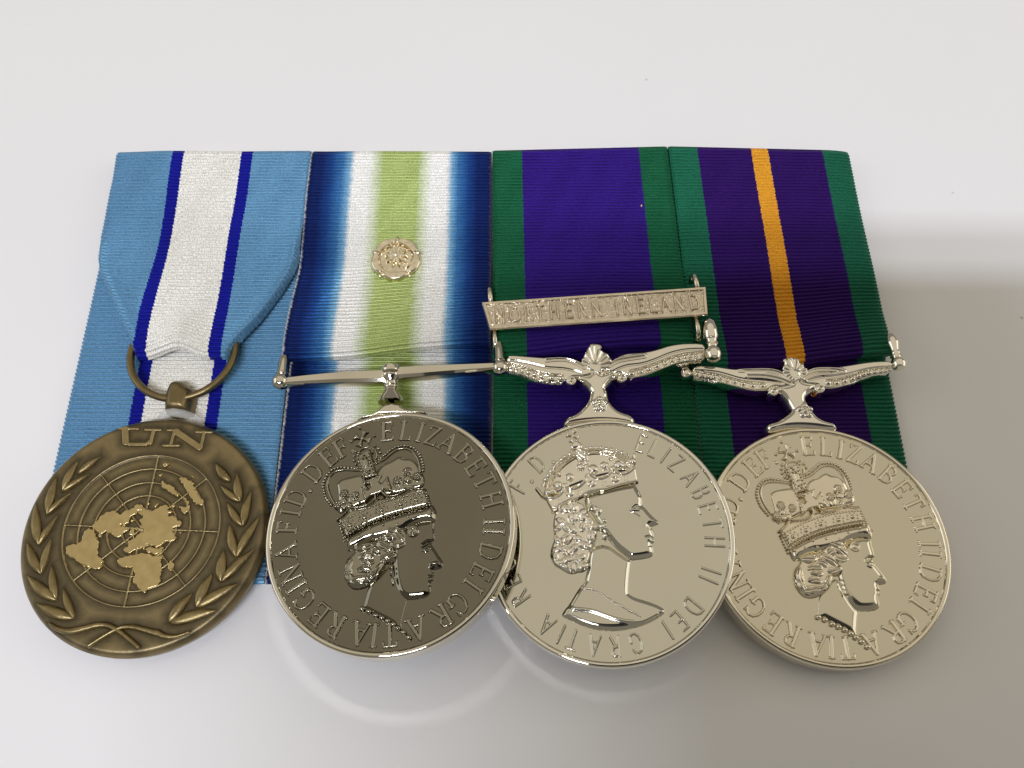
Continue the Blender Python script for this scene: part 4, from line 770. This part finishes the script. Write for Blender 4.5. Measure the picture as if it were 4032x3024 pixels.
def fgrid(X, Y):
    g = np.hypot(X - gx, Y - gy); a = np.degrees(np.arctan2(Y - gy, X - gx)); o = np.full(X.shape, -1.)
    for k in RINGS: o = np.maximum(o, .15 * np.minimum(1, (.135 - np.abs(g - k * gR)) / .07))
    for m in MER:
        w = np.abs((a - m + 180) % 360 - 180); dd = np.where((g < gR) & (w < 60), .13 - np.sin(np.radians(w)) * g, -1); o = np.maximum(o, .149 * np.minimum(1, dd / .07))
    return o - .05
patch('globe_grid', (gx - gR - .3, gy - gR - .3, gx + gR + .3, gy + gR + .3), .085, fgrid, M_bronze_hi, m1, floor=-.3)
for i, P in enumerate(UN['land']):
    Pc = chaikin(P, True, 1)
    def fl(X, Y, Pc=Pc):
        d = dpoly(X, Y, Pc) + .04
        w = .05 * np.sin(X * 7.3 + np.sin(Y * 5.1)) + .05 * np.sin(Y * 8.1 + 1.3 * np.sin(X * 6))     # ragged coast
        d = d + w
        return .22 * np.minimum(1, d / .10) - .05
    patch('continent' if i < 8 else 'island', bounds(P), .08, fl, M_bronze_land, m1, floor=-.3)
for b, t, w in leaves:
    def fle(X, Y, b=b, t=t, w=w):
        d, k = leafd(X, Y, b, t, w); return np.where(d > 0, .62 * rnd(d, w * .95) * (.55 + .45 * np.sin(math.pi * k ** .7)), d)
    patch('laurel_leaf', bounds([b, t], .8), .085, fle, M_bronze_leaf, m1, floor=-.15)
for i, P in enumerate(UN['stem']):
    P = chaikin(P, False, 2); n_ = len(P); wd = np.interp(np.arange(n_), [0, n_ * .3, n_ * .6, n_ - 1], [.18, .52, .42, .36] if i == 0 else [.34, .36, .5, .2])
    def fs(X, Y, P=P, wd=wd):
        d = -dline(X, Y, P, w=wd); return np.where(d > 0, .15 + .5 * rnd(d, .42), d)
    patch('laurel_stem', bounds(P, .8), .085, fs, M_bronze_leaf, m1, floor=-.15)
for key in ('U', 'N'):
    LL = [([[x_, y_ - .35] for x_, y_ in P], w) for P, w in UN[key]]
    def fu(X, Y, LL=LL):
        d = np.full(X.shape, -9.)
        for P, w in LL: d = np.maximum(d, w * .95 - dline(X, Y, P))
        return .34 * np.minimum(1, d / .12)
    patch('letter', bounds([q for P, w in LL for q in P], .8), .075, fu, M_bronze_hi, m1, floor=-.15)
bo = chaikin(D['boss'], True, 2); tp = D['tape']
solid('suspension_boss', bounds(D['boss']), .1, lambda X, Y: dpoly(X, Y, bo), lambda X, Y, d: 1.3 + 3.6 * rnd(d, 1.7), 1.3, M_bronze, m1, world_space=True)
a = np.linspace(0, 2 * math.pi, 65)[:-1]
ring = np.c_[-54.1 + 8.5 * np.sin(a), 60.9 - 8.5 * np.cos(a), 3.55 + .35 * np.cos(a)]
tube('suspension_ring', ring, .62, M_bronze, m1, closed=True, world_space=True)
tape = tube('clear_tape', [(-56.6, 49.6, 1.5), (-55.6, 49.65, 3.2), (-54.6, 49.65, 4.5), (-53.3, 49.65, 4.9), (-52.0, 49.6, 4.4), (-51.0, 49.55, 3.2), (-49.8, 49.45, 1.5)], .72, M_tape, m1, seg=8, world_space=True)

# ------------------------------------------------------------------ MEDAL 2: polished nickel, crowned head
m2 = medal('medal', 'SAM', 'dark mirror polished medal with a crowned head, hanging from a plain straight bar')
disc(m2, M_nickel_dark_refl, M_nickel_hi)
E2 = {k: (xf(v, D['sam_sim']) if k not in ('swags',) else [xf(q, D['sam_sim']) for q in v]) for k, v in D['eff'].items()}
crowned_effigy(m2, E2, M_nickel_dark_refl, M_nickel_mid, .72)
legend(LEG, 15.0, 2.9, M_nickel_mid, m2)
ss = D['ss']; zs = 7.5
def chamfer(top, w): return lambda X, Y, d: top - 1.0 + np.minimum(1.0, d / w * 1.0)
for k in ('bar_l', 'bar_r'):
    P = np.array(ss[k]); nn_ = 5 if k == 'bar_l' else 4
    P = P + np.where(np.abs(P - [-19.2, 55.3])[:, :1] < 2.6, [[1.6 if k == 'bar_l' else -1.6, 0]], 0)
    up = P[:nn_]; lo = P[nn_:][::-1]
    xq = np.linspace(up[0, 0], up[-1, 0], 24); yu = np.interp(xq, up[:, 0], up[:, 1]); yl = np.interp(xq, lo[:, 0], lo[:, 1])
    V = []; Fc = []
    for x, a, b in zip(xq, yu, yl):
        V += [(x, a, zs - 1.5), (x, a, zs - .35), (x, a - .22, zs), (x, b + .55 * (a - b) * .6, zs + .02), (x, b + .22, zs - .28), (x, b, zs - .8), (x, b, zs - 1.5)]
    for i in range(23):
        for j in range(7): Fc.append((i * 7 + j, i * 7 + (j + 1) % 7, i * 7 + 7 + (j + 1) % 7, i * 7 + 7 + j))
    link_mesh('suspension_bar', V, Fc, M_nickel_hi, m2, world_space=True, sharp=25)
for k, sy in (('knobl', 1), ('knobr', 1)):
    (x0, y0), (x1, y1) = ss[k]
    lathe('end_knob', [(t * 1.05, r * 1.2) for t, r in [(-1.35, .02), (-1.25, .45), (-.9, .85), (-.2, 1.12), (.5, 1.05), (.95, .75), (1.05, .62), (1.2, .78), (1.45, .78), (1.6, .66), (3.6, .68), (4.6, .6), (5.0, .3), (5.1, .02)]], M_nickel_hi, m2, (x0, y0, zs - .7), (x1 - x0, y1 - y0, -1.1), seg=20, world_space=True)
(x0, y0), (x1, y1) = ss['boss']
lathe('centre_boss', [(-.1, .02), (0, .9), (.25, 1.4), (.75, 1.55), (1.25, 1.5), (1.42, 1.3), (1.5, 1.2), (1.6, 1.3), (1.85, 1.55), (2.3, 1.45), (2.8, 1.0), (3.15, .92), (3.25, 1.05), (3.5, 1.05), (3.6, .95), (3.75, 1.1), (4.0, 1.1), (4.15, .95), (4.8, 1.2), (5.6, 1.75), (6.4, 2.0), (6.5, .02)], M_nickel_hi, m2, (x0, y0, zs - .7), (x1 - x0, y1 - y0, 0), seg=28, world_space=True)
P = chaikin(ss['claw'], True, 1)
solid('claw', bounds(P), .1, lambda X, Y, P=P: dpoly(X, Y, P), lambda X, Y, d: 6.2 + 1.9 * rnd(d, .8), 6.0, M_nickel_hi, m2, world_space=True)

# ------------------------------------------------------------------ ornate suspenders of medals 3 and 4
def suspender(parent, q, zt, mat, nb):
    al, ar, fan, neck = (chaikin(q[k], True, 2) for k in ('arm_l', 'arm_r', 'fan', 'neck'))
    fc, ro, sc_ = q['fanc'], q['rose'], q['scroll']
    gl = [chaikin(p_, False, 2) for p_ in q['groove']]; rd = [chaikin(p_, False, 2) for p_ in q['ridge']]
    zb = zt - 2.3
    bl_ = [np.array([b[:2] for b in q['beads'][:nb]]), np.array([b[:2] for b in q['beads'][nb:]])]
    def fd(X, Y):
        d = dpoly(X, Y, al)
        for P in (ar, fan, neck): d = np.maximum(d, dpoly(X, Y, P))
        for c in sc_: d = np.maximum(d, .86 - np.hypot(X - c[0], Y - c[1]))
        d = np.maximum(d, 1.35 - np.hypot(X - ro[0], Y - ro[1]))
        return d
    def fz(X, Y, dd):
        z = np.full(X.shape, zb)
        for P in (al, ar):
            d = np.maximum(dpoly(X, Y, P), 0); z = np.maximum(z, np.where(d > 0, zt - 1.0 + .8 * rnd(d, .45), zb))
        for b_ in bl_: z = z - .55 * np.clip((.60 - dline(X, Y, b_)) / .15, 0, 1)
        for g_ in gl: z = z - .16 * gs(dline(X, Y, g_), .16)
        for g_ in rd: z = z - .18 * gs(dline(X, Y, g_), .13) + .12 * gs(dline(X, Y, g_) - .3, .15)
        d = np.maximum(dpoly(X, Y, neck), 0); z = np.maximum(z, np.where(d > 0, zt - 1.5 + 1.5 * rnd(d, 1.3), zb))
        a = np.arctan2(Y - fc[1], X - fc[0]); r = np.hypot(X - fc[0], Y - fc[1])
        d = np.maximum(dpoly(X, Y, fan), 0)
        z = np.maximum(z, np.where(d > 0, zt - .6 + .5 * rnd(d, .5) + .14 * np.cos(a * 15) * np.clip((r - .7) / .6, 0, 1) + .3 * gs(r, .7), zb))
        for c in sc_:
            r = np.hypot(X - c[0], Y - c[1]); a = np.arctan2(Y - c[1], X - c[0]); d = .86 - r
            z = np.maximum(z, np.where(d > 0, zt - .7 + .7 * rnd(d, .35) + .16 * np.cos(2 * math.pi * r / .55 + a) - .1, zb))
        # heart at the meeting of the arms
        z = z + .35 * gs(np.hypot((X - fc[0]) * .9, Y - fc[1] + 1.3), .55)
        r = np.hypot(X - ro[0], Y - ro[1]); a = np.arctan2(Y - ro[1], X - ro[0]); Rz = 1.22 + .14 * np.cos(5 * a - math.pi / 2)
        d = Rz - r
        z = np.maximum(z, np.where(d > 0, zt - .1 + .35 * rnd(d, .3) - .28 * gs(r - .55, .14) + .1 * np.cos(5 * a - math.pi / 2) * gs(r - .85, .25), zb))
        return z
    allp = q['arm_l'] + q['arm_r'] + q['fan'] + q['neck']
    su = solid('suspender', bounds(allp, .6), .1, fd, fz, zb, mat, parent, world_space=True)
    for x, y, r in q['beads']: pearl('bead', x, y, zt - .62, r * 1.0, mat, parent, world_space=True)
    pearl('rosette_centre', ro[0], ro[1], zt + .12, .36, mat, parent, world_space=True)
    for i in range(5):
        a = math.pi / 2 + i * 2 * math.pi / 5
        pearl('rosette_petal', ro[0] + .82 * math.cos(a), ro[1] + .82 * math.sin(a), zt + .04, .33, mat, parent, world_space=True)
    return su
KN = [(-1.45, .02), (-1.4, .5), (-1.15, .95), (-.5, 1.25), (.35, 1.22), (.9, .95), (1.1, .72), (1.3, .78), (1.42, 1.0), (1.75, 1.0), (1.9, .75), (2.1, .82), (2.3, .82)]

# ------------------------------------------------------------------ MEDAL 3: silver, head with diadem
m3 = medal('medal', 'GSM', 'bright silver medal with a long necked head wearing a low beaded crown and draped shoulders')
disc(m3, M_silver, M_silver_hi)
G = D['gef']
face, bust, hair = chaikin(G['face'], True, 1), chaikin(G['bust'], True, 1), chaikin(G['hair'], True, 1)
band, vel = chaikin(G['band'], True, 1), chaikin(G['vel'], True, 1)
mon, blk = chaikin(G['monde'], True, 1), np.array(G['block'])
dr = chaikin(G['drape'], False, 2)
def fef(X, Y):
    db = dpoly(X, Y, bust); df = dpoly(X, Y, face)
    hb = np.where(db > 0, .05 + .46 * dome(db, 1.0), db)
    drd = dline(X, Y, dr)
    hb = np.where(db > 0, hb + .16 * gs(drd, .22), hb)
    hf = np.where(df > 0, .10 + .64 * dome(df, 1.05), df)
    hf = hf - .12 * gs(dline(X, Y, G['brow']), .16) - .10 * gs(dline(X, Y, G['lid2']), .16) + .10 * gs(dline(X, Y, G['lid']), .15)
    hf = hf + .10 * gs(dline(X, Y, G['nostril']), .22) - .16 * gs(dline(X, Y, G['mouth']), .12)
    return np.maximum(hb, hf)
eff3 = patch('effigy', bounds(G['face'] + G['bust']), .085, fef, M_silver, m3)
def fh(X, Y):
    d = dpoly(X, Y, hair); o = np.where(d > 0, .25 + .45 * rnd(d, .6), d)
    for i_, (x, y, r) in enumerate(G['hairb']):
        x, y, r = x + .28 * math.sin(i_ * 5.1), y + .25 * math.sin(i_ * 7.7 + 1), r * (1 + .25 * math.sin(i_ * 3.3)); t_ = i_ * 1.9
        u_, v_ = (X - x) * math.cos(t_) + (Y - y) * math.sin(t_), -(X - x) * math.sin(t_) + (Y - y) * math.cos(t_)
        q = np.hypot(u_ * .8, v_ * 1.3); a = np.arctan2(v_, u_)
        o = np.maximum(o, np.where(q < r, .5 + .55 * np.sqrt(np.maximum(0, 1 - (q / r) ** 2)) + .05 * np.sin(2 * math.pi * q / .38 + 2 * a), -1))
    return o
patch('hair', bounds(G['hair'], 1.0), .08, fh, M_silver_hi, eff3)
for x, y, r in G['ears']: pearl('earring', x, y, .8, r, M_silver_hi, eff3)
beads('dress_pearls', [(x, y, .60, .20) for x, y in G['b_neck']], M_silver_hi, eff3)
def fcr(X, Y):
    d = dpoly(X, Y, vel); o = np.where(d > 0, .15 + .45 * rnd(d, 1.0), d)
    d = dpoly(X, Y, band); o = np.maximum(o, np.where(d > 0, .35 + .5 * rnd(d, .45), d))
    for A in [G['arch'], G['rim']] + G['spikes']:
        d = dline(X, Y, chaikin(A, False, 2) if len(A) > 2 else A); o = np.maximum(o, np.where(d < .24, .62 + .38 * (1 - (d / .17) ** 2), -1)) if A is not G['spikes'][0] and A is not G['spikes'][1] else np.maximum(o, .45 * (1 - (d / .30) ** 2))
    for A in G['swags']:
        d = dline(X, Y, chaikin(A, False, 2)); o = np.maximum(o, np.where(d < .24, .82 + .28 * (1 - (d / .16) ** 2), -1))
    for (x, y, r) in G['lobes']:
        d = r - np.hypot(X - x, Y - y); o = np.maximum(o, np.where(d > 0, .55 + .6 * rnd(d, r * .85), d))
    for (x, y) in G['ovals']:
        q = np.hypot((X - x) / .52, (Y - y) / .40); o = o + .22 * gs(q - .85, .22) + .08 * gs(q, .4)
    d = dpoly(X, Y, mon); o = np.maximum(o, np.where(d > 0, .2 + .5 * rnd(d, .6), d))
    d = dpoly(X, Y, blk); o = np.maximum(o, np.where(d > 0, .5 + .5 * rnd(d, .3) + .08 * np.sin(X * 9) * np.sin(Y * 9), d))
    d = patee(X, Y, G['cross'], 1.0, R_(72)); o = np.maximum(o, np.where(d > 0, .1 + .42 * rnd(d, .22), d))
    return o
cr3 = patch('crown', bounds(G['band'] + G['arch'] + G['vel'] + G['spikes'][0] + G['spikes'][1] + [[G['cross'][0], G['cross'][1] + 1.2]]), .08, fcr, M_silver_hi, eff3)
for x, y in G['b_arch']: pearl('crown_pearl', x, y, .20, .34, M_silver_hi, eff3)
beads('crown_dots', [(x, y, .85, .12) for x, y in G['dots']], M_silver_hi, eff3, seg=6)
LG = [('E', 23.8), ('L', 31.7), ('I', 39.0), ('Z', 46.3), ('A', 57.6), ('B', 67.6), ('E', 76.8), ('T', 85.8), ('H', 95.8), ('I', 111.5), ('I', 116.6), ('D', 133.1), ('E', 143.4), ('I', 151.2), ('G', 169.2), ('R', 180), ('A', 190.8), ('T', 202.2), ('I', 209), ('A', 217.6),
      ('R', 237.6), ('E', 247.6), ('G', 257.5), ('I', 265.5), ('N', 274), ('A', 284.5), ('F', 303.2), ('.', 310.2), ('D', 320.1), ('.', 328.5)]
legend(LG, 15.1, 2.62, M_silver, m3, thick=.066, thin=.056, serif=False, xs=.72, h=.24)
suspender(m3, D['sg'], 7.4, M_silver_hi, 8)
(x0, y0), (x1, y1) = D['sg']['knob']
lathe('end_knob', [(t, r * 1.08) for t, r in KN] + [(2.5, 1.0), (2.9, 1.22), (4.4, 1.25), (5.6, 1.12), (6.1, .8), (6.3, .02)], M_silver_hi, m3, (x0, y0, 6.6), (x1 - x0, y1 - y0, -.4), seg=24, world_space=True)

# ------------------------------------------------------------------ MEDAL 4: satin silver, crowned head
m4 = medal('medal', 'ACSM', 'satin silver medal with a tall crowned head, on the purple ribbon with a yellow stripe')
disc(m4, M_frost, M_frost_hi)
crowned_effigy(m4, D['eff'], M_frost, M_frost_hi)
legend([(c, d + .9) for c, d in LEG], 15.05, 2.9, M_frost_hi, m4)
suspender(m4, D['sa'], 5.4, M_silver_hi, 10)
(x0, y0), (x1, y1) = D['sa']['knob']
lathe('end_knob', [(t * .82, r * .95) for t, r in KN] + [(2.5, .72), (3.6, 1.02), (4.6, .95), (5.4, .65), (5.6, .02)], M_silver_hi, m4, (x0, y0, 4.6), (x1 - x0, y1 - y0, -.4), seg=24, world_space=True)
kx, ky = D['sa']['knobl']
lathe('end_knob', [(t * .8, r * .85) for t, r in KN] + [(3.2, .6), (4.4, .7), (5.2, .02)], M_silver_hi, m4, (kx, ky, 4.3), (-.02, 1, -.35), seg=24, world_space=True)

# ------------------------------------------------------------------ CLASP
TL, TR, BR, BL = [np.array(p_) for p_ in ((-5.0, 68.35), (32.2, 71.3), (32.05, 65.9), (-3.65, 63.2))]
clasp = thing('clasp', 'silver bar lettered NORTHERN IRELAND lying slightly askew across the purple and green ribbon', 'clasp', (14, 67.2, 6.2))
CP = np.array([TL, TR, BR, BL])
def inset(P, w):
    out = []
    for i in range(4):
        a, b, c = P[i - 1], P[i], P[(i + 1) % 4]
        e1 = (b - a) / np.linalg.norm(b - a); e2 = (c - b) / np.linalg.norm(c - b)
        n1 = np.array((e1[1], -e1[0])); n2 = np.array((e2[1], -e2[0]))
        out.append(b + np.linalg.solve(np.array([n1, n2]), np.array([w, w])))
    return np.array(out)
V = []; Fc = []
for w_, z_ in ((0, 6.0), (0, 6.95), (.16, 7.2), (.55, 7.2), (.68, 6.86)):
    V += [(x, y, z_) for x, y in inset(CP, w_)]
for i in range(4):
    for j in range(4): Fc.append((i * 4 + (j + 1) % 4, i * 4 + j, i * 4 + 4 + j, i * 4 + 4 + (j + 1) % 4))
Fc.append((0, 1, 2, 3))
link_mesh('frame', V, Fc, M_clasp, clasp, world_space=True, smooth=False)
ci = inset(CP, .6); nu, nv = 360, 46
uu, vv = np.meshgrid(np.linspace(0, 1, nu), np.linspace(0, 1, nv))
gp = ((ci[0][None, None] * (1 - uu[..., None]) + ci[1] * uu[..., None]) * (1 - vv[..., None]) + (ci[3] * (1 - uu[..., None]) + ci[2] * uu[..., None]) * vv[..., None])
zz = 6.86 + .26 * rng.random((nv, nu)) ** 2
aa = (np.arange(nv - 1)[:, None] * nu + np.arange(nu - 1)).ravel()
link_mesh('stippled_panel', np.c_[gp.reshape(-1, 2), zz.ravel()], np.c_[aa, aa + nu, aa + nu + 1, aa + 1].tolist(), M_clasp, clasp, world_space=True)
cdir = (TR - TL) / np.linalg.norm(TR - TL); rot = math.atan2(cdir[1], cdir[0])
px = [210, 350, 470, 580, 710, 845, 960, 1100, 1285, 1380, 1505, 1620, 1735, 1860, 2000]
for ch, x in zip('NORTHERNIRELAND', px):
    t = (x - 80) / 2045.; c = (TL + (TR - TL) * t) * .5 + (BL + (BR - BL) * t) * .5
    c = c + (BL - TL) * .02
    o = letter(ch, 0, 0, 0, 2.55, M_clasp, clasp, h=.34, serif=False, thick=.080, thin=.072, xs=.74, bev=.2)
    o.location = Vector(((c[0] - 14) * MM, (c[1] - 67.2) * MM, .72 * MM)); o.rotation_euler = (0, 0, rot)
for (x, y), s_ in (((-3.6, 69.6), 1), ((30.8, 72.2), 1), ((30.2, 64.6), -1), ((-2.8, 62.4), -1)):
    up = np.array((-cdir[1], cdir[0])) * s_
    P = [(x + up[0] * k_, y + up[1] * k_, z_) for k_, z_ in ((-1.2, 6.4), (.6, 6.5), (1.6, 6.2), (2.3, 5.4), (2.5, 4.4), (2.2, 3.2))]
    tube('lug', P, .42, M_clasp, clasp, seg=10, world_space=True)

# ------------------------------------------------------------------ ROSETTE on ribbon 2
rx, ry = D['rosette']; ry += .1
ro = thing('rosette', 'small pale gold rose emblem pinned on the green centre of the second ribbon', 'rosette', (rx, ry, 4.0))
def rosr(a): return 3.95 + .50 * np.abs(np.cos(2.5 * (a + math.pi / 2))) ** .8
def frd(X, Y):
    a = np.arctan2(Y - ry, X - rx); return rosr(a) - np.hypot(X - rx, Y - ry)
def frz(X, Y, d):
    r = np.hypot(X - rx, Y - ry); a = np.arctan2(Y - ry, X - rx)
    lip = .8 * rnd(d, .5); rin = 2.95 - .28 * np.abs(np.cos(2.5 * (a + math.pi / 2)))
    z = 4.1 + lip - .75 * np.clip((rin + .3 - r) / .35, 0, 1)
    z = z - .35 * gs(np.abs(np.cos(2.5 * (a + math.pi / 2))), .16) * np.clip((r - 2.6) / .6, 0, 1)
    return z
solid('petals', (rx - 5, ry - 5, rx + 5, ry + 5), .09, frd, frz, 3.2, M_gilt, ro, world_space=True)
def fstar(X, Y):
    r = np.hypot(X, Y); a = np.arctan2(Y, X); d = 1.45 + .62 * np.cos(10 * a) - r
    return .1 + .5 * np.minimum(1, np.maximum(d, -.5) / .22) - .1 * (d < 0)
st = patch('star', (-2.5, -2.5, 2.5, 2.5), .07, fstar, M_gilt, ro, floor=-.2); st.location = Vector((0, .0005, .00033))
lathe('centre_stud', [(.1, .02), (.1, .95), (.55, .92), (.62, .78), (.56, .5), (.5, .42), (.85, .38), (1.0, .2), (1.03, .02)][0:], M_gilt, ro, (rx, ry + .5, 4.3), (0, 0, 1), seg=20, world_space=True)
for i in range(5):
    a = math.pi / 2 + i * 2 * math.pi / 5
    pearl('sepal', rx + 3.95 * math.cos(a), ry + 3.95 * math.sin(a), 4.35, .34, M_gilt, ro, 2.1, a, world_space=True)
for dx, dy in ((-.9, 1.85), (1.75, -1.2)):
    lathe('pin_hole', [(0, .02), (0, .52), (.16, .52), (.2, .44), (.12, .34), (.02, .3), (.02, .02)], M_gilt, ro, (rx + dx, ry + dy, 4.32), (0, 0, 1), seg=16, world_space=True)

lint = thing('lint_speck', 'tiny tan fleck of lint on the purple part of the third ribbon', 'lint', (23.2, 90.2, 3.4))
link_mesh('fleck', [(-.22, -.3, 0), (.05, -.34, 0), (.2, .28, 0), (-.08, .36, 0), (-.15, -.2, .16), (.06, -.2, .16), (.12, .2, .18), (-.06, .24, .16)], [(0, 1, 5, 4), (1, 2, 6, 5), (2, 3, 7, 6), (3, 0, 4, 7), (4, 5, 6, 7)], M_lint, lint, smooth=False)

# ------------------------------------------------------------------ the phone that takes the picture; its shadow lies over the lower right
ph = thing('smartphone', 'black smartphone held above the medals, casting the shadow over the lower right', 'phone', (0, 0, CAMH), (1, 0, 0), (0, CT, ST), (0, -ST, CT))
def slab(name, x0, x1, y0, y1, z0, z1, r, mat):
    P = []
    for cx, cy, a0 in ((x1 - r, y1 - r, 0), (x0 + r, y1 - r, 90), (x0 + r, y0 + r, 180), (x1 - r, y0 + r, 270)):
        P += [(cx + r * math.cos(R_(a0 + t)), cy + r * math.sin(R_(a0 + t))) for t in range(0, 91, 15)]
    n_ = len(P); V = [(x, y, z) for z in (z0, z1) for x, y in P]
    return link_mesh(name, V, [tuple(range(n_))[::-1], tuple(range(n_, 2 * n_))] + [(i, (i + 1) % n_, n_ + (i + 1) % n_, n_ + i) for i in range(n_)], mat, ph, sharp=40)
slab('body', -16, 122, -70, 9.5, 4.5, 11.5, 9, M_phone)
slab('screen', -14, 120, -68, 7.5, 11.6, 11.9, 7, M_phone)
